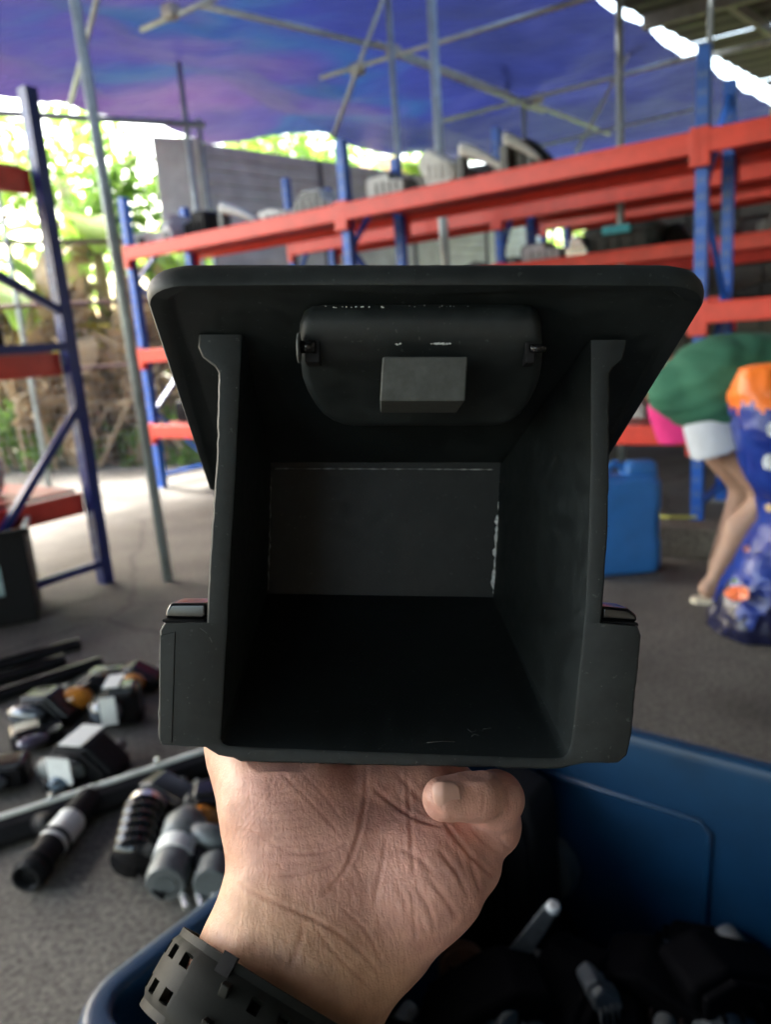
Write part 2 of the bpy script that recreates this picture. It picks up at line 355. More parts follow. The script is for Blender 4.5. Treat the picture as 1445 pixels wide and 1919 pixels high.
# concrete yard with an uneven edge against the planting
e0 = RK(9, .9, 0); pts = [(-9, -7), (9, -7), (12, 6), tuple(RK(-4, 7, 0)[:2]), tuple(RK(4.4, 7, 0)[:2])]
for k in range(9): a = 4.4 + k * .55; q = RK(a, .85 + .12 * math.sin(k * 2.1), 0); pts.append((q[0], q[1]))
pts += [(-9, 7)]
sheet('concrete_floor', pts, 0, CONC)
# low kerb in front of the big rack
m = MB(); A0, A1 = RK(1.6, -.50, 0), RK(-4.2, -.50, 0)
seg = [A0 + (A1 - A0) * i / 5 for i in range(6)]
kerb = thing('kerb', (A0 + A1) / 2, 'low rough concrete kerb running in front of the red and blue rack', 'kerb')
for i in range(5):
    d = (seg[i + 1] - seg[i]); d /= np.linalg.norm(d)
    MB().bar(seg[i] + d * .004 + [0, 0, .068], seg[i + 1] - d * .004 + [0, 0, .068], .16, .136 + .004 * (i % 2)).build('kerb_stone', CONC, kerb, bevel=.012)

# ---------------- racks
def upright(p, top, parent, w=.055):
    X, Y = RU, RN; m = MB()
    p = np.array(p)
    m.box(p + [0, 0, top / 2], (w, .004, top), X, Y)
    for s in (-1, 1): m.box(p + X * s * (w / 2 - .002) + Y * .031 + [0, 0, top / 2], (.004, .056, top), X, Y)
    for s in (-1, 1): m.box(p + X * s * (w / 2 - .010) + Y * .0565 + [0, 0, top / 2], (.014, .004, top), X, Y)
    u = m.build('upright', RBLUE, parent)
    mh = MB()
    for k in range(int(top / .075) - 1):
        z = .09 + k * .075
        for s in (-1, 1): mh.box(p + X * s * .011 - Y * .0026 + [0, 0, z], (.008, .0012, .030), X, Y)
    tag(mh.build('slot_row', SLOT_GLINT, u), kind='stuff')
    mf = MB(); mf.box(p + Y * .03 + [0, 0, .004], (.10, .12, .008), X, Y); mf.build('base_plate', STEELG, u)
    return u
SLOT_GLINT = mat('slot_glint', (.14, .20, .36), .4, .3, 90, metal=.2)  # pale inlay colour paints the light glinting through the slots
def rack(name, a0, nb, bay, b, depth, levels, top, label, deck=DECK, z0=0., braces=True, sub=True):
    t = thing(name, RK(a0, b, 0), label, 'rack')
    for i in range(nb + 1):
        a = a0 + i * bay
        upright(RK(a, b, 0), top, t)
        p = RK(a, b + depth, 0); upright(p, top - .02, t)
        zz = [.12, .62, 1.12, 1.62, top - .1]
        for k in range(len(zz) - 1):
            lo, hi = (b + .05, b + depth - .0) if k % 2 else (b + depth - .0, b + .05)
            MB().bar(RK(a, lo, zz[k]), RK(a, hi, zz[k + 1]), .026, .026).build('brace', RBLUE, t)
        MB().bar(RK(a, b + .05, .10), RK(a, b + depth, .10), .026, .03).build('brace', RBLUE, t)
    for z in levels:
        for i in range(nb):
            a = a0 + i * bay
            for bb, sgn in ((b - .024, -1), (b + depth + .08, 1)):
                m = MB(); m.bar(RK(a + .03, bb, z), RK(a + bay - .03, bb, z), .038, .10); m.bar(RK(a + .03, bb - .004 * sgn, z + .038), RK(a + bay - .03, bb - .004 * sgn, z + .038), .048, .026)
                be = m.build('beam', RRED, t, bevel=.006)
                if sgn > 0: be.location.z += .035
                for aa in (a + .02, a + bay - .02):
                    MB().box(RK(aa, bb + .0 - .003 * sgn, z - .02), (.05, .046, .17), RU, RN).build('connector', RRED, be, bevel=.003)
            npl = 6
            for k in range(npl):
                aa = a + .035 + (bay - .07) * (k + .5) / npl
                MB().box(RK(aa, b + depth / 2 + .028, z + .040), ((bay - .07) / npl - .006, depth + .044, .016), RU, RN).build('deck_panel', deck, t, bevel=.003)
    return t
LV = (.47, 1.06, 1.825)
rack('storage_rack', -2.083, 3, 2.083, 0, .6, LV, 2.24, 'long red and blue steel rack whose row recedes behind the held box')
rack('storage_rack', -2.35, 3, 2.083, 1.6, .6, (.5, 1.49, 1.90), 2.52, 'taller red and blue steel rack, first one behind the long rack')
rack('storage_rack', -2.0, 2, 2.083, 3.3, .6, (.6, 1.5, 2.0), 2.5, 'red and blue steel rack against the dark block wall')

NAVY = mat('rack_navy', (.007, .022, .16), .4, .2, 9)
# rack at the left, run turned towards the camera
lf = G(205, 1092)
lr = thing('side_rack', lf, 'dark blue and red steel rack standing beside the fence', 'rack')
LX = -RN; LY = RU
def LP(a, b, z): return lf + LX * a + LY * b + np.array([0, 0, z])
def upright2(a, b, top):
    m = MB(); p = LP(a, b, 0)
    m.box(p + [0, 0, top / 2], (.055, .004, top), LX, LY)
    for s in (-1, 1): m.box(p + LX * s * .0255 + LY * .031 + [0, 0, top / 2], (.004, .056, top), LX, LY)
    u = m.build('upright', NAVY, lr)
    mh = MB()
    for k in range(26): mh.box(p + LX * .0285 + LY * .03 + [0, 0, .1 + k * .08], (.0012, .010, .03), LX, LY)
    tag(mh.build('slot_row', SLOT_GLINT, u), kind='stuff')
for a in (0, 2.0):
    for b in (0, .85): upright2(a, b, 2.2)
for z in (.40, 1.05, 1.83):
    for b in (.075, .79):
        MB().bar(LP(.03, b, z), LP(1.97, b, z), .04, .10).build('beam', RRED, lr, bevel=.006)
    for k in range(5): MB().box(LP(.04 + (k + .5) * .384, .43, z + .06), (.375, .68, .016), LX, LY).build('deck_panel', BOARD if z > 1.5 else DECK, lr, bevel=.003)
MB().bar(LP(.03, -.012, 1.125), LP(1.97, -.012, 1.125), .03, .035).build('side_rail', NAVY, lr)
for (a0, z0, a1, z1) in ((.0, 1.27, .62, 1.62), (.0, .86, .62, .2), (.0, .10, .62, .10), (.62, 1.62, 1.3, 1.27), (.62, .2, 1.3, .86), (.62, .10, 1.3, .10)):
    MB().bar(LP(a0, .02, z0), LP(a1, .02, z1), .03, .034).build('brace', NAVY, lr)

# ---------------- tarpaulin
ea, eb = G(1100, 0, 3.5), G(1445, 188, 3.45)
ed = (eb - ea) / (eb - ea)[1]
def edge(y, z): p = ea + ed * (y - ea[1]); return np.array([p[0], p[1], z])
far = [Q(-420, 120, 6.2), Q(-150, 168, 6.9), Q(0, 190, 7.3), Q(130, 204, 7.8), Q(390, 264, 9.0), Q(620, 258, 9.6), Q(740, 288, 10.0), Q(1000, 318, 10.8), edge(11.6, 3.35)]
fx = np.cumsum([0] + [np.linalg.norm(far[i + 1] - far[i]) for i in range(len(far) - 1)]); fx /= fx[-1]
NU, NVv = 170, 140
near0, near1 = np.array([-7.2, -3.4, 5.2]), edge(-3.2, 4.0)  # near edge carried back out of view to cut light from above
tv, tf = [], []
for j in range(NVv + 1):
    t = j / NVv
    for i in range(NU + 1):
        s = i / NU
        fp = np.array([np.interp(s, fx, [p[k] for p in far]) for k in range(3)])
        npnt = near0 + (near1 - near0) * s
        p = npnt + (fp - npnt) * t
        p[2] += -.20 * math.sin(math.pi * t) * (0.4 + .6 * math.sin(math.pi * s)) + .10 * math.sin(t * 22) * .35
        q = noise.noise(Vector((p[0] * .9, p[1] * .9, 1.3))) * .09 + noise.noise(Vector((p[0] * 2.4 + p[1], p[1] * 1.2, 4.))) * .05 + noise.noise(Vector((p[0] * 1.2 - p[1] * 3.2, p[1] * .8 + p[0] * 2, 9.))) * .035
        p[2] += q + .28 * t * (1 - t)
        tv.append(p)
TV = np.array(tv)
def tarp_z(x, y): A = TV; j = int(np.argmin((A[:, 0] - x) ** 2 + (A[:, 1] - y) ** 2)); return A[j, 2]
for j in range(NVv):
    for i in range(NU):
        a = j * (NU + 1) + i; tf.append((a, a + 1, a + NU + 2, a + NU + 1))
tarp_o = link('tarpaulin', tv, tf, TARP, smooth=True)
tag(tarp_o, 'mottled blue and purple tarpaulin stretched as a roof over the racks', 'tarpaulin')

# dark sheet roof on the other side of the bright gap
rt = thing('shed_roof', edge(6, 3.3) + [3, 0, 0], 'dark corrugated sheet roof beyond the bright gap at the tarpaulin edge', 'roof')
ey = ed / np.linalg.norm(ed); ex = np.array([ey[1], -ey[0], 0])
for k in range(-4, 9):  # sheets nearest the viewer are added out of view to block overhead light
    m = MB(); a0 = 1.2 + k * 1.35
    base = edge(a0, 3.55); w = 1.33
    L0 = w / ed[1] if ed[1] else w
    rows = []
    Lx = 5.6; nseg = 28
    v, f = [], []
    for i in range(nseg + 1):
        tt = i / nseg * 1.33 * np.linalg.norm(ed)
        for s in (0, 1):
            p = base + ey * tt + ex * (.09 + s * Lx); p[2] = 3.52 + .006 * (1 if (i // 2) % 2 else -1) + (-.35 * s) + .003 * (k % 2); v.append(p)
    for i in range(nseg): f.append((2 * i, 2 * i + 1, 2 * i + 3, 2 * i + 2))
    link('roof_sheet', v, f, DROOF, rt)
for s in (.5, 1.7, 2.9, 4.1, 5.3):
    MB().bar(edge(1.4, 3.44 - .0625 * s) + ex * (.3 + s), edge(13, 3.44 - .0625 * s) + ex * (.3 + s), .05, .08).build('purlin', GREYP, rt)
for y in (4, 7, 10, 12.5):
    MB().bar(edge(y, 3.36) + ex * .25, edge(y, 3.0) + ex * 5.9, .07, .10).build('rafter', GREYP, rt)
    MB().tube([edge(y, 0) + ex * 5.8, edge(y, 3.0) + ex * 5.8], .05, 12).build('post', GALV, rt, smooth=True)

# walls and ceiling added out of view to cut light from right and behind
sw = thing('shade_wall', (3.8, -1, 0), 'added dark wall out of view that blocks light from right and behind', 'wall')
RND = mat('shade_render', (.11, .105, .095), .9, .25, 4)
MB().box((3.9, -1.2, 1.75), (.15, 8.0, 3.5)).build('side_shade_wall', RND, sw)
MB().box((1.55, -5.28, 1.75), (4.85, .15, 3.49)).build('rear_shade_wall', RND, sw)
MB().box((1.4, -2.9, 3.62), (5.4, 5.2, .06)).build('shade_ceiling', DROOF, sw)

# ---------------- canopy frame of galvanised tube
cf = thing('canopy_frame', G(315, 1088), 'bare galvanised tube frame of posts and rafters holding up the tarpaulin', 'canopy frame')
def tube(name, pts, r): return MB().tube(pts, r * .72, 14).build(name, GALV, cf, smooth=True)
def post(px, py, d, r, top=3.9, z0=0.):
    p = Q(px, py, d); tube('post', [(p[0], p[1], z0), (p[0], p[1], tarp_z(p[0], p[1]) - .03)], r); return p
f1 = G(315, 1088); tube('post', [f1, Q(133, -40, 3.25)], .033)
post(352, 262, 6.9, .036); post(746, 290, 5.9, .034); post(832, 440, 5.6, .047); post(984, 270, 7.8, .034); post(1163, 330, 5.5, .038); post(1329, 200, 5.6, .029)
def htube(a, b, z, r=.028, ext=0.):
    p, q = G(*a, z), G(*b, z); d = q - p; tube('rafter', [p - d * ext, q + d * ext], r)
htube((620, 140), (1090, 0), 3.2, .026, .05); htube((860, 219), (1275, 113), 3.25, .030, .1); htube((270, 53), (400, -2), 3.25, .028, .05)
htube((370, 8), (735, 92), 3.3, .030); htube((735, 92), (1130, 246), 3.3, .030, .05); htube((765, 112), (1000, 203), 3.22, .026, .1)
htube((1335, 103), (1500, 66), 3.3, .030); htube((900, 300), (1300, 205), 3.2, .024)
for a, b, d0, d1 in (((182, -5), (128, 205), 4.6, 6.2), ((718, -5), (624, 258), 5.6, 6.4), ((902, 75), (966, 200), 7.2, 7.8), ((1195, 70), (1080, 285), 7.0, 8.2)):
    tube('brace', [Q(*a, d0), Q(*b, d1)], .024)
for px, py, z in ((738, 98, 3.25), (670, 130, 3.2), (986, 196, 3.27), (320, 22, 3.27), (1008, 184, 3.27)):
    p = G(px, py, z); MB().box(p, (.11, .10, .09), RU, RN).build('clamp', STEELG, cf, bevel=.02)

# ---------------- fence rails and mesh, panel, walls
fp0, fp1 = V(-260, 700, 6.2), V(375, 700, 7.4)
fd = fp1 - fp0; fd[2] = 0
fz = lambda px, py, t: V(px, py, (fp0 + fd * t)[1])[2]
fence = thing('wire_fence', (fp0[0], fp0[1], 0), 'rusty pipe rail fence with thin wire mesh in front of the garden', 'fence')
for z, r in ((.95 + .05, .017), (1.55, .02), (2.06, .018), (3.05, .028)):
    a = fp0 - fd * .2; b = fp1 + fd * .12; MB().tube([(a[0], a[1], z), (b[0], b[1], z)], r, 10).build('rail', mat('rust_pipe', (.16, .10, .09), .7, .3, 12) if z < 3 else GALV, fence, smooth=True)
for t in (-.18, .45, 1.1): p = fp0 + fd * t; MB().tube([(p[0], p[1], 0), (p[0], p[1], 3.1)], .02, 10).build('fence_post', GALV, fence, smooth=True)
m = MB()
for k in range(60): p = fp0 + fd * (-.2 + 1.3 * k / 59); m.bar((p[0], p[1], .05), (p[0], p[1], 2.06), .002, .002, up=(1, 0, 0))
for k in range(26): a = fp0 - fd * .2; b = fp1 + fd * .1; z = .06 + k * .079; m.bar((a[0], a[1], z), (b[0], b[1], z), .002, .002)
tag(m.build('wire_mesh', STEELG, fence), kind='stuff')

PALEW = mat('pale_sheet', (.66, .70, .66), .5, .12, 5)
pa, pb = Q(284, 262, 7.05), Q(374, 284, 7.25)
pn = thing('ribbed_panel', (pa[0], pa[1], 2.2), 'grey ribbed metal panel fixed to the fence rail behind the shelf', 'metal panel')
z1, z2 = 3.02, 2.25; nr = 13
for k in range(nr):
    z = z2 + (z1 - z2) * (k + .5) / nr; a = pa.copy(); b = pb.copy(); a[2] = b[2] = z
    MB().bar(a, b, .02 + .006 * (k % 2), (z1 - z2) / nr - .0008).build('rib', PALEW, pn, bevel=.004)
wa, wb = Q(376, 280, 7.25), Q(820, 338, 9.7); wd = (wb - wa); wd[2] = 0; wdl = np.linalg.norm(wd); wd /= wdl
wn = thing('sheet_wall', (wa[0], wa[1], 0), 'plain grey sheet metal wall behind the long rack', 'wall')
for k in range(4):
    a = wa + wd * (k * 1.5 + .01); b = wa + wd * (k * 1.5 + 1.49)
    for z0, zt in ((0.02, .79), (.795, 1.49), (1.495, 1.90)) + tuple((1.905 + .12 * q, 1.905 + .12 * q + .112) for q in range(9)):
        wz = .03 + (.012 if int(z0 * 50) % 2 else 0)
        MB().bar((a[0], a[1], (z0 + zt) / 2), (b[0], b[1], (z0 + zt) / 2), wz, zt - z0).build('sheet', PALEW, wn, bevel=.006)
    MB().bar((a[0] + .03, a[1] + .04, 1.49), (b[0] + .03, b[1] + .04, 1.49), .012, 2.94).build('backing_sheet', PALEW, wn)
    MB().tube([(a[0], a[1] - .03, 0.01), (a[0], a[1] - .03, 2.97)], .025, 8).build('stud', GREYP, wn)

# block wall far right, blocks picked apart
bw = thing('block_wall', RK(0, 4.6, 0), 'dark mossy concrete block wall at the back of the shed', 'wall')
BLK = mat('dark_block', (.09, .09, .08), .9, .3, 6, col2=(.15, .15, .12))
MB().bar(RK(2.2, 4.7, 1.3), RK(-6, 4.7, 1.3), .08, 2.6).build('core', BLK, bw)
base = None
for r in range(12):
    for k in range(17):
        a = 2.1 - k * .48 - (.24 if r % 2 else 0)
        if base is None:
            base = MB().box(RK(a, 4.63, .11 + r * .215), (.465, .07, .2), RU, RN).build('block', BLK, bw, bevel=.008); pa0 = RK(a, 4.63, .11)
        else:
            o = base.copy(); C.objects.link(o); o.parent = bw; dlt = RK(a, 4.63, .11 + r * .215) - pa0; o.location = tuple(dlt + RN * random.uniform(-.006, .004))

# ================================================================== PLANTING
def leaf_cloud(c, r, n, size, clump=0):
    c, r = np.array(c), np.array(r)
    if clump:
        cc = rng.normal(size=(clump, 3)); cc /= np.linalg.norm(cc, axis=1)[:, None]; cc *= rng.uniform(.35, 1, (clump, 1))
        p = cc[rng.integers(0, clump, n)] + rng.normal(size=(n, 3)) * .17
    else:
        p = rng.normal(size=(n, 3)); p /= np.linalg.norm(p, axis=1)[:, None]; p *= rng.uniform(0, 1, (n, 1)) ** .4
    p = c + p * r
    d = rng.normal(size=(n, 3)); d[:, 2] -= .5; d /= np.linalg.norm(d, axis=1)[:, None]
    s = np.cross(d, rng.normal(size=(n, 3))); s /= np.linalg.norm(s, axis=1)[:, None]
    L = size * rng.uniform(.6, 1.4, (n, 1)); w = L * .24
    nn = np.cross(d, s)
    v = np.stack([p - d * L * .5, p - s * w + nn * w * .3, p + d * L * .5 - nn * L * .12, p + s * w + nn * w * .3], 1).reshape(-1, 3)
    f = np.arange(n * 4).reshape(-1, 4)
    return v, f
def tree(x, y, h, r, label, m, n=1500, size=.16, lean=0., trunk_r=.09, base=.45):
    t = thing('garden_tree', (x, y, 0), label, 'tree')
    top = np.array([x + lean, y, h]); mid = np.array([x + lean * .3, y + .05, h * .5])
    mb = MB(); mb.tube([(x, y, -.05), mid, top], [trunk_r, trunk_r * .75, trunk_r * .35], 10)
    for k in range(6):
        a = k * 1.05 + x; z = h * (base + .08 * k); st = np.array([x + lean * z / h, y, z])
        mb.tube([st, st + [math.cos(a) * r * .4, math.sin(a) * r * .4, r * .25], st + [math.cos(a) * r * .8, math.sin(a) * r * .8, r * .6]], [trunk_r * .4, trunk_r * .25, trunk_r * .1], 6)
    mb.build('trunk', BARK, t, smooth=True)
    v, f = leaf_cloud(top + [0, 0, -.1 * r], (r, r, r * .8), n, size, 26)
    link('crown', v, f, m, t)
    return t
def banana(x, y, h, nl, label, leafm=LEAFA, L=1.5, seed=0):
    R = random.Random(seed); t = thing('banana_plant', (x, y, 0), label, 'banana plant')
    MB().tube([(x, y, -.05), (x + R.uniform(-.08, .08), y, h * .5), (x + R.uniform(-.1, .1), y, h)], [.12, .10, .06], 12).build('stem', BARK, t, smooth=True)
    for k in range(nl):
        az = k * 2.4 + R.uniform(-.4, .4); el = R.uniform(.35, 1.1); l = L * R.uniform(.75, 1.2); w = .22 * R.uniform(.8, 1.2)
        p = np.array([x, y, h - .05]); dirh = np.array([math.cos(az), math.sin(az), 0]); side = np.array([-dirh[1], dirh[0], 0])
        v, f = [], []; N = 12; e = el
        for i in range(N + 1):
            s = i / N; ww = w * max(.04, math.sin(math.pi * min(1, s * .93 + .05)) ** .55) * (1 - .15 * (i % 2) * (s > .3))
            v += [p + side * ww + [0, 0, .25 * ww], p, p - side * ww + [0, 0, .25 * ww]]
            p = p + (dirh * math.cos(e) + np.array([0, 0, math.sin(e)])) * l / N; e -= 1.9 / N * R.uniform(.7, 1.4)
        for i in range(N): a = i * 3; f += [(a, a + 1, a + 4, a + 3), (a + 1, a + 2, a + 5, a + 4)]
        link('leaf', v, f, leafm if k < nl - 2 else DRY, t, smooth=True)
    return t
def gx(px, y): return V(px, 690, y)[0]
banana(gx(60, 8.6), 8.6, 1.7, 8, 'banana plant with drooping fronds at the fence beside the side rack', LEAFA, 1.3, 1)
banana(gx(200, 8.9), 8.9, 2.2, 8, 'tall banana plant rising behind the galvanised post', LEAFA, 1.4, 2)
banana(gx(125, 8.2), 8.2, 1.25, 6, 'short banana plant with yellowing fronds near the fence', LEAFY, .9, 3)
banana(gx(430, 10.5), 10.5, 2.6, 8, 'banana plant whose fronds show above the grey sheet wall', LEAFA, 1.6, 4)
banana(gx(-90, 8.8), 8.8, 2.0, 8, 'banana plant behind the side rack shelves', LEAFB, 1.4, 5)
banana(gx(800, 11.8), 11.8, 2.8, 9, 'banana plant with one broad leaf showing over the long rack', LEAFA, 1.7, 6)
for i, (px, y, h, r, rr, lb, mm, n) in enumerate((
    (170, 9.6, 3.3, .9, .15, 'pale trunked tree straight behind the galvanised post', LEAFA, 520),
    (225, 8.9, 2.7, .6, .12, 'pale trunked tree next to the end of the long rack', LEAFB, 420),
    (30, 9.8, 3.3, 1.2, .09, 'slim tree with light green leaves behind the side rack', LEAFA, 600),
    (560, 12.0, 3.9, 1.3, .20, 'thick brown trunked tree standing behind the sheet wall', LEAFA, 1600),
    (330, 9.2, 1.9, .6, .16, 'leaning brown trunk behind the lower shelves of the long rack', LEAFB, 700),
    (-130, 10.5, 3.6, 1.3, .1, 'bushy tree half hidden by the side rack', LEAFB, 700),
    (1150, 13.5, 3.4, 1.3, .12, 'bright green tree glimpsed between the rack beams', LEAFA, 1200))):
    tree(gx(px, y), y, h, r, lb, mm, n, .17, lean=.25 * math.sin(i * 2), trunk_r=rr)
# leaning dry stalks and low growth behind the fence
m = MB()
for k in range(70):
    x = gx(rng.uniform(-60, 420), 8.3); y = rng.uniform(7.7, 9.2); a = rng.uniform(-.7, .7); l = rng.uniform(.6, 1.6)
    m.tube([(x, y, 0), (x + a * l * .5, y, l * .55), (x + a * l * 1.1, y + .1, l)], [.025, .02, .008], 6)
tag(m.build('dry_stalks', DRY), 'tangle of dry brown stalks behind the fence', 'stalks', kind='stuff')
vs, fs, o = [], [], 0
for k in range(34):
    x = gx(rng.uniform(-80, 430), 8.4); y = rng.uniform(7.9, 9.4)
    v, f = leaf_cloud((x, y, rng.uniform(.3, 1.7)), (.28, .25, .5), 46, .34, 4); vs.append(v); fs.append(f + o); o += len(v)
tag(link('dry_fronds', np.concatenate(vs), np.concatenate(fs), DRY), 'hanging dry brown fronds among the banana stems', 'dry leaves', kind='stuff')
vs, fs, o = [], [], 0
for k in range(26):
    x = gx(rng.uniform(-120, 620), 8.8); y = rng.uniform(7.6, 10.4)
    v, f = leaf_cloud((x, y, .28), (.55, .45, .38), 170, .14, 5); vs.append(v); fs.append(f + o); o += len(v)
tag(link('undergrowth', np.concatenate(vs), np.concatenate(fs), LEAFB), 'low leafy undergrowth along the yard edge', 'undergrowth', kind='stuff')
vs, fs, o = [], [], 0
for k in range(60):
    x = rng.uniform(-13, 13); y = rng.uniform(13, 19); z = rng.uniform(.3, 1) ** 1.5 * 4.2
    v, f = leaf_cloud((x, y, z), (1.3, 1.0, .9), 190, .24, 9); vs.append(v); fs.append(f + o); o += len(v)
tag(link('distant_wood', np.concatenate(vs), np.concatenate(fs), LEAFA), 'bright wooded background beyond the garden', 'wood', kind='stuff')

# ================================================================== THINGS ON SHELVES
def frame(a, b, z): return RK(a, b, z)
def blob_part(name, c, size, m, label, cat, X=RU, Y=RN, group=None, seed=0, extra=None):
    """moulded car part: bevelled tapered shell with flange, lugs and a ribbed back"""
    R = random.Random(seed); t = thing(name, c, label, cat, group); c = np.array(c); a, b, h = size; Z = np.array([0, 0, 1.])
    out = ([(-.5, 0), (-.5, .8), (-.42, .95), (.1, 1), (.14, .72), (.5, .62), (.5, 0)], [(-.5, 0), (-.5, .35), (-.2, 1), (.25, .95), (.3, .55), (.5, .4), (.46, 0)], [(-.5, .1), (-.45, .5), (.2, 1), (.5, .85), (.5, .5), (.36, .3), (.3, 0), (-.3, 0)])[seed % 3]
    if seed % 2: out = [(-x, z) for x, z in out][::-1]
    pts = [c + X * x * a - Y * b * .5 + Z * z * h for x, z in out]
    MB().prism(pts, Y * b * .7).build('housing', m, t, bevel=min(a, b, h) * .10, seg=3)
    pts = [c + X * x * a * .86 - Y * (b * .5 + .012) + Z * (z * h * .84 + h * .06) for x, z in out]
    MB().prism(pts, Y * .014).build('cover', extra or m, t, bevel=.004)
    for k in range(4): MB().box(c + X * a * (-.3 + .16 * k) - Y * (b * .5 + .016) + Z * h * .38, (a * .03, .012, h * .4), X, Y).build('rib', m, t, bevel=.002)
    for k in range(3):
        q = c + X * a * (-.32 + .3 * k) + Y * b * .2 + Z * h * .42
        MB().tube([q, q + Y * b * .28], h * .16, 12).build('socket', GREYP, t, bevel=.003)
    MB().box(c + X * a * .42 + Y * 0 + Z * (h * .18), (a * .2, b * .2, h * .08), X, Y).build('lug', m, t, bevel=.003)
    return t
ZT = LV[2] + .052
blob_part('headlamp_housing', frame(2.42, .22, ZT), (.34, .24, .15), LGREY, 'square pale grey lamp housing on the top shelf left of the bent trim', 'car part', seed=1, extra=GREYP)
blob_part('headlamp_housing', frame(1.45, .20, ZT), (.26, .26, .22), LGREY, 'tall pale boxy housing on the top shelf in front of the thick post', 'car part', seed=2)
blob_part('lamp_unit', frame(1.82, .18, ZT), (.30, .2, .15), GREYP, 'dark grey lamp unit on the top shelf beside the pale boxy housing', 'car part', seed=3, extra=LGREY)
blob_part('mirror_shell', frame(.98, .22, ZT), (.34, .2, .17), RUBBER, 'black mirror shell on the top shelf beside the pale fin', 'car part', seed=4, extra=GREYP)
def fin(a, b, z, L, lab, m=LGREY):
    t = thing('trim_fin', frame(a, b, z), lab, 'car part'); p = frame(a, b, z); Zv = np.array([0, 0, 1.])
    rings = []
    for i in range(9):
        s = i / 8; q = p - RU * L * s + Zv * (.17 - .14 * s ** 1.4); w = .05 * (1 - .5 * s); hh = .045 * (1 - .6 * s)
        rings.append([q + RN * w * math.cos(k * math.pi / 5) + Zv * hh * math.sin(k * math.pi / 5) for k in range(10)])
    MB().loft(rings).build('blade', m, t, smooth=True)
    MB().box(p + Zv * .07, (.05, .08, .138), RU, RN).build('foot', GREYP, t, bevel=.008)
fin(1.30, .1, ZT, .26, 'curved pale plastic fin on the top shelf next to the boxy housing')
fin(1.02, .08, ZT, .20, 'short curved grey fin on the top shelf leaning by the mirror shell', mat('mid_plastic', (.38, .4, .39), .5, .15, 14))
def bumper(c, X, L, h, lab, m, depth=.16):
    t = thing('bumper_piece', c, lab, 'car part'); Y = np.cross([0, 0, 1.], X); Zv = np.array([0, 0, 1.]); rings = []
    for i in range(15):
        s = i / 14 - .5; q = np.array(c) + X * L * s + Y * depth * (s * 2) ** 2
        pr = [(0, 0), (.05, .02), (.06, h * .5), (.045, h * .95), (.0, h), (-.008, h * .94), (.03, h * .5), (.02, .03)]
        rings.append([q - Y * x + Zv * z for x, z in pr])
    MB().loft(rings).build('skin', m, t, bevel=.004)
    for s in (-.3, .3):
        q = np.array(c) + X * L * s + Zv * h * .5 + Y * depth * .3
        MB().tube([q, q + Y * .05], h * .22, 14).build('lamp_ring', GREYP, t, bevel=.003)
    return t
WPL = mat('white_plastic', (.74, .76, .78), .4, .06, 12)
bumper(frame(4.02, .22, ZT), RU, .55, .12, 'white bumper corner lying at the end of the top shelf', WPL)
bumper(frame(3.86, .32, ZT), (RU * .8 + RN * .6), .42, .20, 'white bent wing piece standing at the end of the top shelf', WPL)
blob_part('motor_box', frame(3.60, .3, ZT), (.26, .22, .20), RUBBER, 'black square housing beside the white wing piece on the top shelf', 'car part', seed=6)
fin(3.30, .2, ZT, .34, 'thin pale strip part lying past the black square housing on the top shelf')
blob_part('bracket_heap', frame(2.78, .3, ZT), (.36, .26, .11), GREYP, 'flat dark grey bracket near the middle upright on the top shelf', 'car part', seed=8, extra=LGREY)
for k in range(11):
    aa = 2.95 - k * .19 + .05 * math.sin(k * 3); MM = (GREYP, RUBBER, ALU, LGREY)[k % 4]
    blob_part('metal_part', frame(aa, .44 + .06 * (k % 2), ZT), (.13 + .04 * (k % 3), .10, .07 + .04 * (k % 3)), MM, 'small %s %s part in the back row along the top shelf' % (('flat', 'mid height', 'tall')[k % 3], ('grey plastic', 'black', 'dull metal', 'pale plastic')[k % 4]), 'car part', seed=100 + k, group='small parts along the top shelf')
for k in range(9):
    aa = 2.6 - k * .33; MM = (RUBBER, GREYP, ALU)[k % 3]
    blob_part('engine_part', frame(aa, 2.05, 1.53), (.22, .18, .10 + .04 * (k // 3)), MM, '%s %s engine part in the back row of the rack behind' % (('low', 'mid height', 'tall')[k // 3], ('black', 'grey', 'cast metal')[k % 3]), 'car part', seed=130 + k, group='engine parts on the rack behind')
# big tan carton at the right end of the top shelf
t = thing('carton', frame(-.62, .34, ZT), 'slanting tan moulded carton at the right end of the top shelf', 'carton')
c0 = frame(-.62, .34, ZT); Zv = np.array([0, 0, 1.])
pts = [c0 + RU * .36 - RN * .2, c0 - RU * .5 - RN * .2, c0 - RU * .5 - RN * .2 + Zv * .26, c0 + RU * .05 - RN * .2 + Zv * .30, c0 + RU * .36 - RN * .2 + Zv * .07]
MB().prism(pts, RN * .42).build('body', TAN, t, bevel=.012)
MB().prism([p - RN * .006 + Zv * .0 for p in (c0 - RU * .40 - RN * .2 + Zv * .02, c0 - RU * .36 - RN * .2 + Zv * .02, c0 - RU * .36 - RN * .2 + Zv * .27, c0 - RU * .40 - RN * .2 + Zv * .265)], RN * .004).build('tape', LGREY, t)
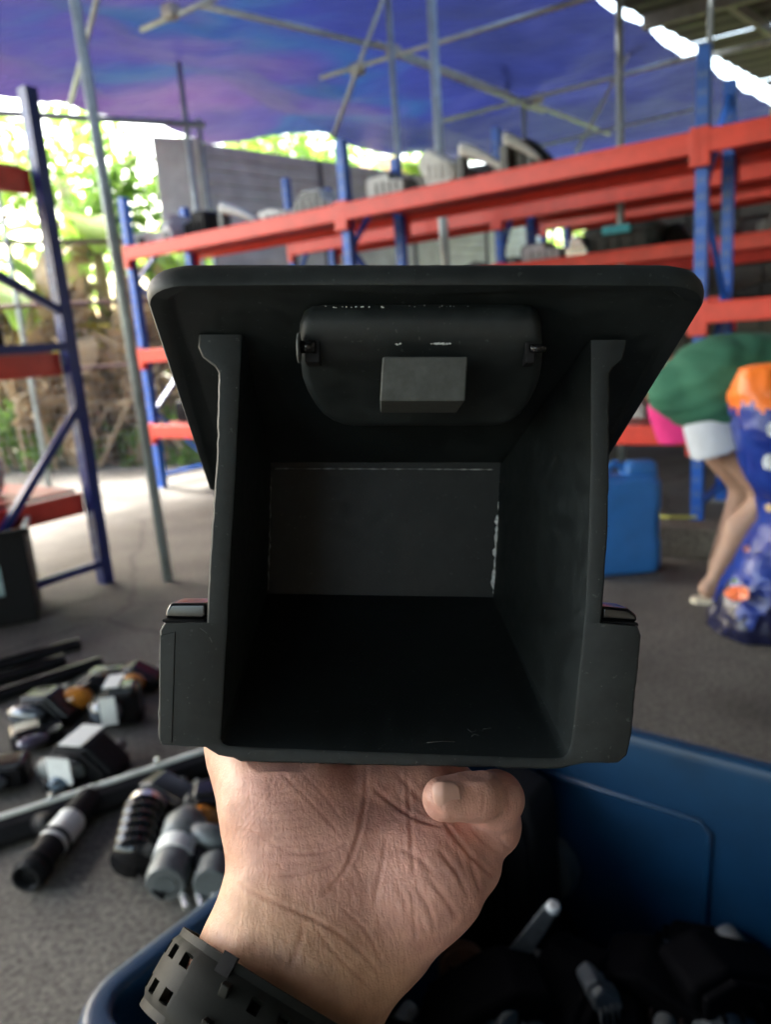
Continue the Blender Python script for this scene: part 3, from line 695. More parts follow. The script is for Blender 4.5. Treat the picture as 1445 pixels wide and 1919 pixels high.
# dark storage box with teal latch on the shelf of the rack behind
def crate(c, X, Y, size, m, lab, latch=None, name='storage_box'):
    t = thing(name, c, lab, 'storage box'); a, b, h = size; c = np.array(c); Zv = np.array([0, 0, 1.])
    rings = []
    for z, s in ((0, .88), (.02, .90), (h * .82, .98), (h * .84, 1.03), (h, 1.04)):
        rr = []
        for k in range(20):
            th = 2 * math.pi * (k + .5) / 20; cx, sy = math.cos(th), math.sin(th); e = .32
            rr.append(c + X * a / 2 * s * np.sign(cx) * abs(cx) ** e + Y * b / 2 * s * np.sign(sy) * abs(sy) ** e + Zv * z)
        rings.append(rr)
    MB().loft(rings).build('tub', m, t, bevel=.003)
    lid = []
    for z, s in ((h + .002, 1.07), (h + .02, 1.07), (h + .035, .98)):
        lid.append([c + X * a / 2 * s * np.sign(math.cos(th)) * abs(math.cos(th)) ** .32 + Y * b / 2 * s * np.sign(math.sin(th)) * abs(math.sin(th)) ** .32 + Zv * z for th in [2 * math.pi * (k + .5) / 20 for k in range(20)]])
    l = MB().loft(lid).build('lid', m, t, bevel=.003)
    for k in range(5): MB().box(c + X * a * (-.36 + .18 * k) - Y * (b / 2 * .955 + .006) + Zv * h * .42, (.012, .014, h * .6), X, Y).build('rib', m, t, bevel=.003)
    if latch: MB().box(c - Y * (b / 2 * 1.07 + .012) + Zv * (h + .002), (.20, .03, .06), X, Y).build('latch', latch, l, bevel=.008)
    return t
crate(frame(.92, 1.85, 1.53), RU, RN, (.52, .4, .15), DGREEN, 'dark green lidded storage box with a teal latch on the rack behind', TEAL)
blob_part('starter_motor', frame(1.52, 1.85, 1.53), (.34, .3, .15), ALU, 'lumpy cast grey engine part left of the teal latched box', 'car part', seed=9, extra=LGREY)
blob_part('lamp_unit', frame(1.22, 1.72, 1.53), (.18, .16, .15), LENS, 'small shiny clear lamp close against the teal latched box', 'car part', seed=10, extra=CHROME)
blob_part('dash_part', frame(-.32, .25, LV[1] + .052), (.4, .3, .10), RUBBER, 'flat black dashboard part on the middle shelf beside the right upright', 'car part', seed=11)
blob_part('dash_part', frame(-.60, .16, LV[1] + .052), (.16, .2, .14), LGREY, 'small pale part at the end of the flat black dashboard part', 'car part', seed=12)
blob_part('small_part', frame(.38, .30, LV[0] + .052), (.12, .12, .16), LGREY, 'short white cylinder like part on the lowest shelf behind the blue can', 'car part', seed=13)
blob_part('small_part', frame(.10, .32, LV[0] + .052), (.36, .3, .18), mat('brown_part', (.14, .09, .06), .7, .3, 14), 'brown dirty part on the lowest shelf behind the green shirt', 'car part', seed=14)
blob_part('lamp_unit', frame(3.92, .3, LV[0] + .052), (.30, .26, .18), RUBBER, 'black part on the lowest shelf at the far end of the long rack', 'car part', seed=15)
blob_part('lamp_unit', frame(3.5, .3, LV[0] + .052), (.26, .26, .2), WPL, 'white lamp part on the lowest shelf beside the far black part', 'car part', seed=16)
blob_part('dark_part', frame(-.9, 2.0, 1.53), (.5, .4, .2), DGREEN, 'dark part on the rack behind, past the right upright', 'car part', seed=17)
for k, (aa, zz) in enumerate(((2.6, .95), (3.1, 1.0), (2.2, .4), (.6, .9), (-.5, .95))):
    pass
# left rack goods
def lpart(name, a, b, z, size, m, lab, seed, extra=None): return blob_part(name, LP(a, b, z), size, m, lab, 'car part', X=LX, Y=LY, seed=seed, extra=extra)
lpart('air_duct', .30, .35, 1.125, (.26, .22, .17), RUBBER, 'black duct part on the middle shelf of the side rack', 21)
lpart('air_duct', .62, .40, 1.125, (.22, .2, .14), RUBBER, 'black duct part with grey end deeper on the side rack shelf', 22, GREYP)
lpart('plastic_bottle', .30, .40, .475, (.14, .14, .19), LGREY, 'pale bottle like part on the bottom shelf of the side rack', 23)
lpart('plastic_bottle', .52, .30, .475, (.16, .16, .15), mat('pinkish_part', (.5, .36, .32), .6, .1, 10), 'pinkish part next to the pale one on the bottom shelf of the side rack', 24)
lpart('dark_part', .85, .35, .475, (.3, .25, .2), RUBBER, 'black crumpled part on the bottom shelf of the side rack', 25, LENS)
lpart('dark_part', .5, .4, 1.90, (.7, .3, .09), RUBBER, 'long flat black part on the top board of the side rack', 26)

# ================================================================== FLOOR GOODS, LEFT
def crate_left():
    c = G(-40, 1185); X = np.array([.93, .36, 0]); X /= np.linalg.norm(X); Y = np.array([-X[1], X[0], 0]); t = thing('black_crate', c, 'open black plastic crate with a pale rim on the floor by the side rack', 'crate')
    Zv = np.array([0, 0, 1.]); a, b, h = .46, .34, .40; cc = c + Y * .17
    for s, ax, ln, th in ((-1, Y, a, b), (1, Y, a, b)): MB().box(cc + Y * s * (b / 2 - .008) + Zv * (h / 2 + .004), (a, .014, h), X, Y).build('side', RUBBER, t, bevel=.005)
    for s in (-1, 1): MB().box(cc + X * s * (a / 2 - .008) + Zv * (h / 2 + .004), (.0135, b - .034, h - .006), X, Y).build('side', RUBBER, t, bevel=.005)
    MB().box(cc + Zv * .012, (a - .04, b - .04, .012), X, Y).build('bottom', RUBBER, t)
    for s in (-1, 1):
        MB().box(cc + Y * s * (b / 2 + .006) + Zv * (h - .006), (a + .04, .022, .026), X, Y).build('rim', RUBBER if s < 0 else LGREY, t, bevel=.006)
        MB().box(cc + X * s * (a / 2 + .004) + Zv * (h - .006), (.022, b - .012, .025), X, Y).build('rim', LGREY if s > 0 else RUBBER, t, bevel=.006)
    MB().box(cc + X * .12 + Y * (b / 2 + .02) + Zv * (h + .012), (.12, .03, .03), X, Y).build('latch', TEAL, t, bevel=.006)
    lb = MB().box(cc + X * .05 - Y * (b / 2 + .0015) + Zv * .20, (.14, .002, .13), X, Y).build('sticker', mat('sticker_pale', (.45, .55, .58), .5, .4, 25, col2=(.12, .25, .24)), t)
crate_left()
# chrome edged sill trim
p0, p1 = G(-130, 1573, .055), G(470, 1377, .055)
t = thing('sill_trim', (p0 + p1) / 2 - [0, 0, .055], 'long black sill trim with a chrome top edge lying across the floor', 'trim')
d = (p1 - p0); d[2] = 0; dl = np.linalg.norm(d); d /= dl; sd_ = np.array([d[1], -d[0], 0])
rings = []
for i in range(13):
    q = p0 + d * dl * i / 12; q = np.array([q[0], q[1], 0]) + sd_ * .006 * math.sin(i / 12 * 3)
    rings.append([q + sd_ * x + Zv * z for x, z in ((.045, .004), (.047, .022), (.028, .046), (-.004, .055), (-.016, .045), (-.024, .004))])
MB().loft(rings).build('body', RUBBER, t, bevel=.004)
rings = [[(np.array(r[3]) + sd_ * x + Zv * z) for x, z in ((.010, -.005), (.009, .003), (-.002, .006), (-.009, .002), (-.008, -.006))] for r in rings]
MB().loft(rings).build('chrome_strip', mat('bright_trim', (.74, .75, .68), .22, .1, 20, coat=.5), t, smooth=True)
for i in (4, 8): MB().tube([np.array(rings[i][2]), np.array(rings[i][2]) + Zv * .012], .006, 8).build('clip', CHROME, t)
# black hose with tag
def hose():
    a, b, c2 = G(47, 1648, .034), G(105, 1572, .036), G(165, 1500, .036); t = thing('intake_hose', (a[0], a[1], 0), 'black ribbed intake hose with open end and paper tag wrapped on it', 'hose')
    pts = [a, a * .55 + b * .45, b, b * .5 + c2 * .5, c2]; r = .031
    mb = MB(); mb.tube(pts, r, 24, cap=False); mb.tube(pts, r - .007, 24, cap=False)
    n = 24; dirv = (pts[0] - pts[1]) / np.linalg.norm(pts[0] - pts[1])
    mb.f += [(k, (k + 1) % n, 5 * n + (k + 1) % n, 5 * n + k) for k in range(n)]
    mb.build('pipe', RUBBER, t, smooth=True)
    MB().tube([pts[4], pts[4] + (pts[4] - pts[3]) * .1], r * .98, 24).build('end_cap', RUBBER, t, smooth=True)
    MB().tube([a * .2 + b * .8, b * .55 + c2 * .45], r + .0025, 24, cap=False).build('paper_tag', WHITE, t, smooth=True)
    for s in (.12, .3, .9):
        q = a + (b - a) * s; dd = (b - a) / np.linalg.norm(b - a); MB().tube([q, q + dd * .01], r + .005, 24).build('rib', RUBBER, t, smooth=True)
    MB().tube([b + [-.02, .04, .01], b + [-.07, .08, -.01]], .025, 14).build('branch', RUBBER, t, smooth=True)
hose()
# throttle body / pump assembly with bellows
def pump():
    c = G(320, 1690, .0); t = thing('pump_assembly', c, 'cast grey pump assembly with white label band and round motor end', 'car part')
    a = G(312, 1650, .05); b = G(345, 1560, .06)
    ax = (b - a) / np.linalg.norm(b - a)
    MB().tube([a - ax * .012, a, a + ax * .05], [.038, .042, .042], 28).build('motor_can', ALU, t, smooth=False, bevel=.002)
    MB().tube([a - ax * .014, a - ax * .010], .022, 20).build('end_cap', GREYP, t)
    MB().tube([a + ax * .05, a + ax * .088], .0445, 28).build('label_band', WHITE, t)
    MB().tube([a + ax * .088, a + ax * .15, a + ax * .19], [.043, .048, .03], 20).build('gear_case', ALU, t, smooth=True)
    q = a + ax * .12; e = G(425, 1580, .06)
    MB().tube([q, (q + e) / 2 + [0, 0, .012], e], [.03, .026, .034], 16).build('arm', ALU, t, smooth=True)
    e2 = G(400, 1640, .045); MB().tube([e2 + [0, -.03, 0], e2 + [0, .03, 0]], .036, 20).build('flange', GREYP, t, bevel=.004)
    MB().tube([q, e2], [.02, .022], 12).build('bracket', RUBBER, t, smooth=True)
    for k in range(3):
        w = e2 + [.0 - .03 * k, -.02, -.02]; MB().tube([w, w + [.015, -.03, -.01]], .008, 8).build('bolt', CHROME, t)
pump()
def bellows():
    a, b = G(250, 1610, .05), G(268, 1530, .06); ax = (b - a); L = np.linalg.norm(ax) * 1.1; ax /= np.linalg.norm(ax)
    t = thing('bellows_boot', (a[0], a[1], 0), 'black rubber bellows with a shiny chrome clamp beside the pump assembly', 'car part')
    P, R_ = [], []
    for k in range(21): P.append(a + ax * L * k / 20); R_.append(.038 + (.010 if k % 4 < 2 else -.004))
    MB().tube(P, R_, 24).build('boot', GLOSSBLK, t, smooth=True)
    MB().tube([b + ax * .012, b + ax * .045], .041, 24).build('clamp', CHROME, t, bevel=.004)
    for k in range(4): q = G(232 + 14 * k, 1612 + 5 * k, .012); MB().tube([q, q + [.012, .02, .004]], .006, 8).build('screw', CHROME, t)
bellows()
def tail_lamp(c, X, size, lab, body, lens, seed, tagm=None, name='tail_lamp'):
    t = blob_part(name, c, size, body, lab, 'lamp', X=np.array(X), Y=np.cross([0, 0, 1.], X), seed=seed, extra=body); a, b, h = size
    Xv = np.array(X); Y = np.cross([0, 0, 1.], Xv)
    rings = []
    for i in range(5):
        s = math.cos(i / 4 * 1.45); rr = [np.array(c) - Xv * a * .1 - Y * (b * .5 + .016 + .03 * math.sin(i / 4 * 1.45)) + Zv * h * .48 + Xv * a * .33 * s * math.cos(k * math.pi / 7) + Zv * h * .36 * s * math.sin(k * math.pi / 7) for k in range(14)]
        rings.append(rr)
    MB().loft(rings).build('lens', lens, t, smooth=True)
    if tagm: MB().box(np.array(c) + Zv * (h + .004) - Y * b * .1, (a * .3, b * .8, .004), Xv, Y).build('paper_tag', tagm, t); MB().box(np.array(c) + Zv * h * .62 - Y * (b * .5 + .052), (a * .3, .003, h * .7), Xv, Y).build('paper_tag', tagm, t)
    return t
nX = lambda ang: (math.cos(ang), math.sin(ang), 0)
tail_lamp(G(95, 1345), nX(-.2), (.20, .12, .10), 'glossy black headlamp with clear lens at the edge of the lamp pile', GLOSSBLK, LENS, 31)
tail_lamp(G(160, 1320), nX(.3), (.16, .10, .11), 'amber lensed black lamp in the middle of the lamp pile', GLOSSBLK, AMBER, 32)
tail_lamp(G(225, 1345), nX(.1), (.15, .11, .12), 'black lamp with a folded white paper tag in the lamp pile', GLOSSBLK, LENS, 33, WHITE)
tail_lamp(G(205, 1285), nX(.15), (.22, .08, .07), 'long dark lamp with grey lens at the back of the lamp pile', GLOSSBLK, GREYP, 34)
tail_lamp(G(275, 1285), nX(-.1), (.12, .10, .09), 'orange lensed indicator lamp beside the held box corner', GLOSSBLK, AMBER, 35)
tail_lamp(G(70, 1385), nX(.5), (.14, .10, .06), 'small glossy black lamp lying nearest the lamp pile front', GLOSSBLK, mat('smoke_lens', (.05, .04, .07), .08, .2, 30, coat=1), 36)
tail_lamp(G(170, 1440), nX(-.25), (.22, .13, .10), 'black lamp unit with a pale tag lying behind the sill trim', RUBBER, GREYP, 37, WHITE)
tail_lamp(G(110, 1462), nX(.7), (.10, .09, .06), 'small blue grey lamp touching the tagged lamp behind the sill trim', RUBBER, mat('bluegrey', (.10, .14, .18), .3, .2, 20), 38)
tail_lamp(G(8, 1462), nX(.2), (.14, .1, .07), 'dark round fog lamp alone on the floor at the trim', GLOSSBLK, LENS, 39)
tail_lamp(G(395, 1545), nX(.2), (.12, .09, .11), 'amber lamp lying against the wrist behind the pump assembly', GLOSSBLK, AMBER, 40)
tail_lamp(G(330, 1500), nX(-.4), (.14, .09, .07), 'dark smoked lamp between the bellows and the sill trim', GLOSSBLK, MATS['smoke_lens'], 41)
for k in range(7):
    R = random.Random(k + 40); x, y = ((90, 1360), (190, 1330), (260, 1310), (300, 1560), (200, 1450), (370, 1610), (120, 1520))[k]; P_ = [G(x, y, .02)]
    for q in range(6): P_.append(P_[-1] + np.array([R.uniform(-.05, .05), R.uniform(-.05, .05), 0])); P_[-1][2] = R.uniform(.008, .05)
    w_ = MB().tube(P_, .004, 6).build('cable', RUBBER, None, smooth=True); tag(w_, 'thin black cable lying loose ' + ('by the glossy headlamp of the lamp pile', 'by the amber lamp of the lamp pile', 'by the orange indicator lamp', 'between bellows and pump assembly', 'at the tagged lamp behind the sill trim', 'in front of the pump assembly', 'beside the intake hose')[k], 'cable', 'loose cables among the lamps')
for k, (a, b) in enumerate((((-60, 1262), (150, 1205)), ((-60, 1290), (120, 1235)), ((-60, 1322), (190, 1240)))):
    p, q = G(*a, .02), G(*b, .02)
    t = thing('door_moulding', ((p + q) / 2)[:2].tolist() + [0], ('thin black door moulding lying closest to the black crate', 'thin black door moulding lying between two others on the floor', 'thin black door moulding lying beside the lamp pile')[k], 'trim')
    MB().bar((p[0], p[1], .018), (q[0], q[1], .018), .05, .03).build('strip', RUBBER, t, bevel=.008)
    MB().bar((p[0], p[1], .038), (q[0], q[1], .038), .012, .008).build('bead', GLOSSBLK, t, bevel=.002)

# ================================================================== JERRY CAN
cy = 3.02
g0 = G(1190, 1076); cy = g0[1]
can = thing('jerry_can', (g0[0], cy, 0), 'blue plastic jerry can with moulded handle standing before the kerb', 'jerry can')
xl, xr = V(1080, 1000, cy)[0], V(1243, 1000, cy)[0]; zt = V(1215, 868, cy)[2]; zs = zt - .055
def rr_ring(x0, x1, y0, y1, z, r=.05, n=6):
    pts = []
    for cx, cyy, a0 in ((x1 - r, y0 + r, -90), (x1 - r, y1 - r, 0), (x0 + r, y1 - r, 90), (x0 + r, y0 + r, 180)):
        for k in range(n + 1): a = RAD(a0 + 90 * k / n); pts.append((cx + r * math.cos(a), cyy + r * math.sin(a), z))
    return pts
yd0, yd1 = cy - .02, cy + .17
MB().loft([rr_ring(xl + .012, xr - .012, yd0 + .012, yd1 - .012, .004), rr_ring(xl, xr, yd0, yd1, .025), rr_ring(xl, xr, yd0, yd1, zs * .32), rr_ring(xl + .004, xr - .004, yd0 + .004, yd1 - .004, zs * .34), rr_ring(xl + .004, xr - .004, yd0 + .004, yd1 - .004, zs * .66), rr_ring(xl, xr, yd0, yd1, zs * .68), rr_ring(xl, xr, yd0, yd1, zs - .03), rr_ring(xl + .02, xr - .012, yd0 + .015, yd1 - .015, zs - .005), rr_ring(xl + .05, xr - .03, yd0 + .04, yd1 - .04, zs + .004)]).build('body', CANB, can, bevel=.004)
xs = V(1178, 900, cy)[0]
MB().loft([rr_ring(xs - .01, xr - .004, yd0 + .035, yd1 - .035, zs - .03, .03), rr_ring(xs, xr - .008, yd0 + .045, yd1 - .045, zt - .012, .03), rr_ring(xs + .012, xr - .02, yd0 + .055, yd1 - .055, zt, .025)]).build('shoulder', CANB, can, smooth=True)
ym = (yd0 + yd1) / 2; xa = V(1150, 900, cy)[0]
MB().tube([(xs + .02, ym, zt - .03), (xs - .02, ym, zt - .008), (xa + .03, ym, zt - .004), (xa, ym, zt - .02), (xa - .012, ym, zs - .01)], .016, 14).build('handle', CANB, can, smooth=True)
MB().tube([(xl + .045, ym, zs - .02), (xl + .045, ym, zs + .04)], .03, 20).build('neck', CANB, can, bevel=.004)
MB().tube([(xl + .045, ym, zs + .04), (xl + .045, ym, zs + .07)], .035, 20).build('cap', RUBBER, can, bevel=.004)
# yellow strapping tape on the ground by the rack foot
q0, q1, q2 = G(1222, 985), G(1270, 978), G(1310, 1000)
tag(MB().loft([[np.array(p) + o_ for o_ in ([0, 0, .146], [0, .006, .146], [0, .006, .16], [0, 0, .16])] for p in (RK(.36, -.48, 0), RK(.2, -.44, 0), RK(.02, -.47, 0), RK(-.1, -.43, 0))]).build('strapping_tape', mat('yellow_tape', (.55, .55, .12), .5, .1, 10)), 'loose yellow strapping tape lying along the kerb top', 'tape')

# ================================================================== PERSON
PY = float(G(1318, 1128)[1])
def pv(px, py, dy=0.): p = V(px, py, PY); return np.array([p[0], PY + dy, p[2]])
person = thing('person', (pv(1325, 1130)[0], PY, 0), 'person in a green shirt and white shorts bending over the blue sack', 'person')
hip, kn, an = pv(1350, 785), pv(1434, 922, -.05), pv(1338, 1092)
hip2, kn2, an2 = pv(1350, 785, .2), pv(1450, 930, .2), pv(1400, 1090, .25); an2[2] = an[2]
ch, nk, hd = pv(1500, 735, .10), pv(1580, 760, .10), pv(1640, 815, .10)
toe = pv(1395, 1118, -.03); toe[2] = .045; heel = pv(1328, 1108); heel[2] = max(.05, heel[2])
def body(P):
    d = sd_caps(P, hip, kn, .095, .056)
    d = smin(d, sd_caps(P, kn, kn * .6 + an * .4 + np.array([-.012, .02, 0]), .052, .060), .03)
    d = smin(d, sd_caps(P, kn * .6 + an * .4 + np.array([-.012, .02, 0]), an, .058, .031), .03)
    d = smin(d, sd_caps(P, heel, toe, .036, .03), .02)
    d = smin(d, sd_caps(P, hip2, kn2, .095, .056), .03); d = smin(d, sd_caps(P, kn2, an2, .058, .032), .03)
    d = smin(d, sd_caps(P, an2 * [1, 1, .6], an2 * [1, 1, .5] + np.array([.14, -.02, 0]), .036, .03), .02)
    mid = pv(1340, 745, .1); d = smin(d, sd_caps(P, mid, ch, .125, .13), .05); d = smin(d, sd_caps(P, ch, nk, .11, .05), .05)
    d = smin(d, sd_ell(P, hd, (.095, .08, .11)), .03)
    for s in (-.13, .15):
        sh = ch + np.array([.02, s, .02]); el = sh + np.array([.04, s * .3, -.26]); ha = el + np.array([-.06, -.02, -.22])
        d = smin(d, sd_caps(P, sh, el, .055, .04), .03); d = smin(d, sd_caps(P, el, ha, .04, .028), .02); d = smin(d, sd_ell(P, ha + np.array([0, 0, -.06]), (.035, .02, .06)), .015)
        for q in range(4): d = smin(d, sd_caps(P, ha + np.array([-.02 + .013 * q, 0, -.10]), ha + np.array([-.026 + .015 * q, .0, -.17 + .01 * abs(q - 1.5)]), .009, .007), .006)
        d = smin(d, sd_caps(P, ha + np.array([.03, 0, -.04]), ha + np.array([.06, 0, -.10]), .011, .009), .008)
    return d
lo = np.array([pv(1200, 800)[0], PY - .45, -.01]); hi = np.array([hd[0] + .2, PY + .55, 1.25])
v, f = nets(body, lo, hi, .014); link('body', v, f, SKIN2, person, smooth=True)
sc_ = pv(1400, 772, .08)
def shirt(P):
    d = sd_caps(P, pv(1345, 726, .03), pv(1490, 718, .06), .172, .172, (1, 1.1, 1))
    d = smin(d, sd_caps(P, pv(1262, 734, .03), pv(1380, 728, .05), .080, .165), .08)
    for s in (-.15, .17):
        sh = ch + np.array([.02, s, .02]); d = smin(d, sd_caps(P, sh, sh + np.array([.03, s * .2, -.16]), .085, .075), .04)
    hem = P[..., 2] - (pv(1330, 803)[2]) - .10 * np.clip((pv(1330, 803)[0] - P[..., 0]), 0, .3); d = np.maximum(d, -hem)
    d = d + .004 * np.sin(P[..., 0] * 38 + P[..., 2] * 50) * np.sin(P[..., 2] * 16 + P[..., 1] * 18 + 1) + .0022 * np.sin(P[..., 0] * 70 - P[..., 2] * 90 + P[..., 1] * 30)
    return np.maximum(d, P[..., 0] - (ch[0] + .16))
v, f = nets(shirt, lo, hi, .012); link('shirt', v, f, SHIRT, person, smooth=True)
def shorts(P):
    h1 = pv(1338, 790, -.01); d = sd_caps(P, h1, pv(1362, 880, -.03), .108, .118)
    ax = np.array([pv(1362, 880)[0] - h1[0], 0, pv(1362, 880)[2] - h1[2]]); n_ = np.array([.42, 0, -.9]); n_ /= np.linalg.norm(n_)
    e = pv(1345, 836); return np.maximum(d, ((P - e) @ n_.astype(np.float32)))
v, f = nets(shorts, lo, hi, .010); link('shorts', v, f, SHORTS, person, smooth=True)
def pinkp(P):
    d = sd_caps(P, pv(1308, 772, .16), pv(1335, 868, .16), .115, .105); e = pv(1300, 836, .16); n_ = np.array([.2, 0, -1.]); n_ /= np.linalg.norm(n_)
    return np.maximum(d, (P - e) @ n_.astype(np.float32))
v, f = nets(pinkp, lo, hi, .010); link('shorts_panel', v, f, PINK, person, smooth=True)['label'] = 'bright pink rear panel of the shorts'
def hair(P): return np.maximum(sd_ell(P, hd + np.array([-.012, 0, .018]), (.105, .092, .118)), P[..., 0] - hd[0] - .045)
v, f = nets(hair, hd - .2, hd + .2, .012); link('hair', v, f, HAIR, person, smooth=True)
for (hh, tt) in ((heel, toe), (an2 * [1, 1, .45], an2 * [1, 1, .45] + np.array([.15, -.02, 0]))):
    dd = tt - hh; dd = dd / np.linalg.norm(dd); X = np.array([dd[0], dd[1], dd[2]]); sdv = np.cross(X, [0, 0, 1.]); sdv /= np.linalg.norm(sdv); up = np.cross(sdv, X)
    out = [(-.05, .03), (.02, .042), (.12, .048), (.17, .04), (.19, .0), (.17, -.04), (.12, -.046), (.02, -.038), (-.05, -.03), (-.062, 0)]
    MB().prism([hh + X * x + sdv * y - up * .062 for x, y in out], up * .026).build('sandal', CREAM, person, bevel=.006)

# ================================================================== BLUE SACK
BY = float(G(1352, 1212)[1]) + .12
sack = thing('plastic_sack', (V(1430, 1210, BY)[0], BY, 0), 'stuffed blue plastic sack with an orange top held by the bending person', 'sack')
prof = [(684, 1412), (690, 1392), (712, 1384), (740, 1376), (762, 1379), (800, 1386), (850, 1397), (900, 1408), (940, 1432), (985, 1432), (1030, 1408), (1070, 1388), (1100, 1372), (1130, 1358), (1160, 1347), (1190, 1346), (1208, 1350), (1216, 1362)]
ys = np.linspace(684, 1216, 74); xls = np.interp(ys, [p[0] for p in prof], [p[1] for p in prof]); NS = 60
SR = []
for y, xl_ in zip(ys, xls):
    L_ = V(xl_, y, BY); rgt = L_[0] + .34 - .02 * math.sin((y - 684) / 60); cx = (L_[0] + rgt) / 2; hw = (rgt - L_[0]) / 2; zz = max(.004, L_[2]); ring = []
    tapr = .45 + .55 * min(1, (y - 684) / 120)
    for k in range(NS):
        a = 2 * math.pi * k / NS; ca, sa = math.cos(a), math.sin(a); e = .8
        x = cx + hw * np.sign(ca) * abs(ca) ** e; yy = BY + .15 * tapr * np.sign(sa) * abs(sa) ** e
        w = noise.noise(Vector((x * 14, yy * 14, zz * 7))) * .016 + (.5 - abs(noise.noise(Vector((x * 20, yy * 20, zz * 26 + 3))))) * (.010 + .016 * min(1, max(0, (y - 1000) / 150)))
        ring.append(np.array([x + ca * w, yy + sa * w, zz]))
    SR.append(ring)
def band(y0, y1, m, name, par, off=0.): 
    i0 = int(np.argmin(abs(ys - y0))); i1 = int(np.argmin(abs(ys - y1))); return MB().loft(SR[i0:i1 + 1], cap=(y0 < 700)).build(name, m, par, smooth=True)
parts_ = {'orange_top': [], 'printed_body': [], 'crumpled_base': []}; nR = len(SR)
for i in range(nR - 1):
    for k in range(NS):
        b1 = 758 + 9 * math.sin(k * .7) + 7 * math.sin(k * 1.9 + 1); b2 = 1118 + 26 * math.sin(k * .5 + 2) + 12 * math.sin(k * 1.7)
        parts_['orange_top' if ys[i] < b1 else 'printed_body' if ys[i] < b2 else 'crumpled_base'].append((i * NS + k, i * NS + (k + 1) % NS, (i + 1) * NS + (k + 1) % NS, (i + 1) * NS + k))
parts_['orange_top'].append(tuple(range(NS))); parts_['crumpled_base'].append(tuple((nR - 1) * NS + k for k in range(NS)))
allv = [p for r in SR for p in r]
for nm, mm_ in (('orange_top', BAGO), ('printed_body', BAGB), ('crumpled_base', BAGN)):
    used = sorted({q for f_ in parts_[nm] for q in f_}); mp_ = {q: n_ for n_, q in enumerate(used)}
    link(nm, [allv[q] for q in used], [tuple(mp_[q] for q in f_) for f_ in parts_[nm]], mm_, sack, smooth=True)
def patch(px, py, w, h, m, name, round_=True):
    v, fcs = [], []; n = 14; c = None
    for k in range(n):
        a = 2 * math.pi * k / n; v.append((px + w * math.cos(a) * (.9 + .12 * math.sin(k * 1.1)), py + h * math.sin(a) * (.9 + .12 * math.cos(k * .9))))
    out = []
    for x, y in v + [(px, py)]:
        r = ray(x, y); best = None
        i = int(np.clip(np.argmin(abs(ys - y)), 0, len(ys) - 1)); ring = np.array(SR[i]); fr = ring[ring[:, 1] < BY]
        pp = V(x, y, BY); j = np.argmin(abs(fr[:, 0] - pp[0])); out.append(V(x, y, fr[j][1] - .006))
    m_ = MB(); m_.add(out, [(k, (k + 1) % n, n) for k in range(n)]); return m_.build(name, m, sack)
RPR = mat('red_print', (.6, .06, .03), .4, .3, 40, col2=(.7, .2, .05)); WPR = mat('white_print', (.62, .68, .74), .4, .1, 20)
patch(1446, 805, 9, 17, WPR, 'printed_letter'); patch(1444, 866, 15, 20, WPR, 'printed_letter'); patch(1442, 952, 8, 10, mat('tan_print', (.4, .3, .15), .5, .1, 20), 'printed_mark')
patch(1382, 1112, 24, 18, RPR, 'printed_chilli'); patch(1376, 1088, 7, 5, mat('green_print', (.2, .35, .1), .5, .1, 20), 'printed_stalk'); patch(1400, 1028, 7, 9, mat('pink_print', (.7, .35, .33), .5, .1, 20), 'printed_mark')

# ================================================================== BLUE TOTE
TZ = .42
c0 = G(905, 1285, TZ); e1 = G(1445, 1421, TZ) - c0; e1 /= np.linalg.norm(e1)
k2 = G(165, 1905, TZ) - c0; e2 = k2 - e1 * (k2 @ e1); L2 = float(np.linalg.norm(e2)) + .02; e2 /= np.linalg.norm(e2); L1 = .62
tote = thing('storage_tote', c0 + e1 * L1 / 2 + e2 * L2 / 2 - [0, 0, TZ], 'big open blue plastic tote full of dark parts under the hand', 'tote')
def tring(ins, z, r=.07, n=7):
    pts = []; r = max(.01, r - ins)
    for (s, t_, a0) in ((L1 - ins - r, ins + r, -90), (L1 - ins - r, L2 - ins - r, 0), (ins + r, L2 - ins - r, 90), (ins + r, ins + r, 180)):
        for k in range(n + 1): a = RAD(a0 + 90 * k / n); pts.append(c0 * [1, 1, 0] + e1 * (s + r * math.cos(a)) + e2 * (t_ + r * math.sin(a)) + [0, 0, z])
    return pts
MB().loft([tring(.075, .004), tring(.07, .012), tring(.035, .36), tring(.030, .372), tring(.004, .376), tring(.0, .384), tring(.0, .408), tring(.006, .417), tring(.014, .42), tring(.028, .42), tring(.034, .416), tring(.038, .40), tring(.078, .02), tring(.09, .016)]).build('tub', TOTE, tote, bevel=.0025)
def wallpt(s, z): return c0 * [1, 1, 0] + e1 * s + e2 * (.0385 + (.40 - z) * .105 - .0) + [0, 0, z]
em = [wallpt(s, z) for s, z in ((.05, .315), (.40, .315), (.415, .30), (.415, .06))]
MB().tube(em, .005, 8).build('embossed_line', TOTE, tote, smooth=True)
SHADE_BLACK = mat('shade_black', (.0025, .0025, .003), .75, .2, 40, spec=.06)  # near-black heap parts, added to put shade into the tote
def inpart(name, px, py, z, size, m, lab, seed, ang=0., extra=None):
    return blob_part(name, G(px, py, z), size, m, lab, 'car part', X=np.array(nX(ang)), Y=np.cross([0, 0, 1.], nX(ang)), seed=seed, extra=extra)
pb_ = c0 + e1 * .12 + e2 * .12; pb_[2] = .02
blob_part('black_housing', pb_, (.15, .12, .34), RUBBER, 'tall rounded black housing standing inside the blue tote', 'car part', X=e1, Y=-e2, seed=51)
q0, q1 = G(1036, 1702, .30), G(945, 1850, .15)
t = thing('steel_lever', q1, 'pointed grey metal blade sticking up inside the blue tote', 'car part')
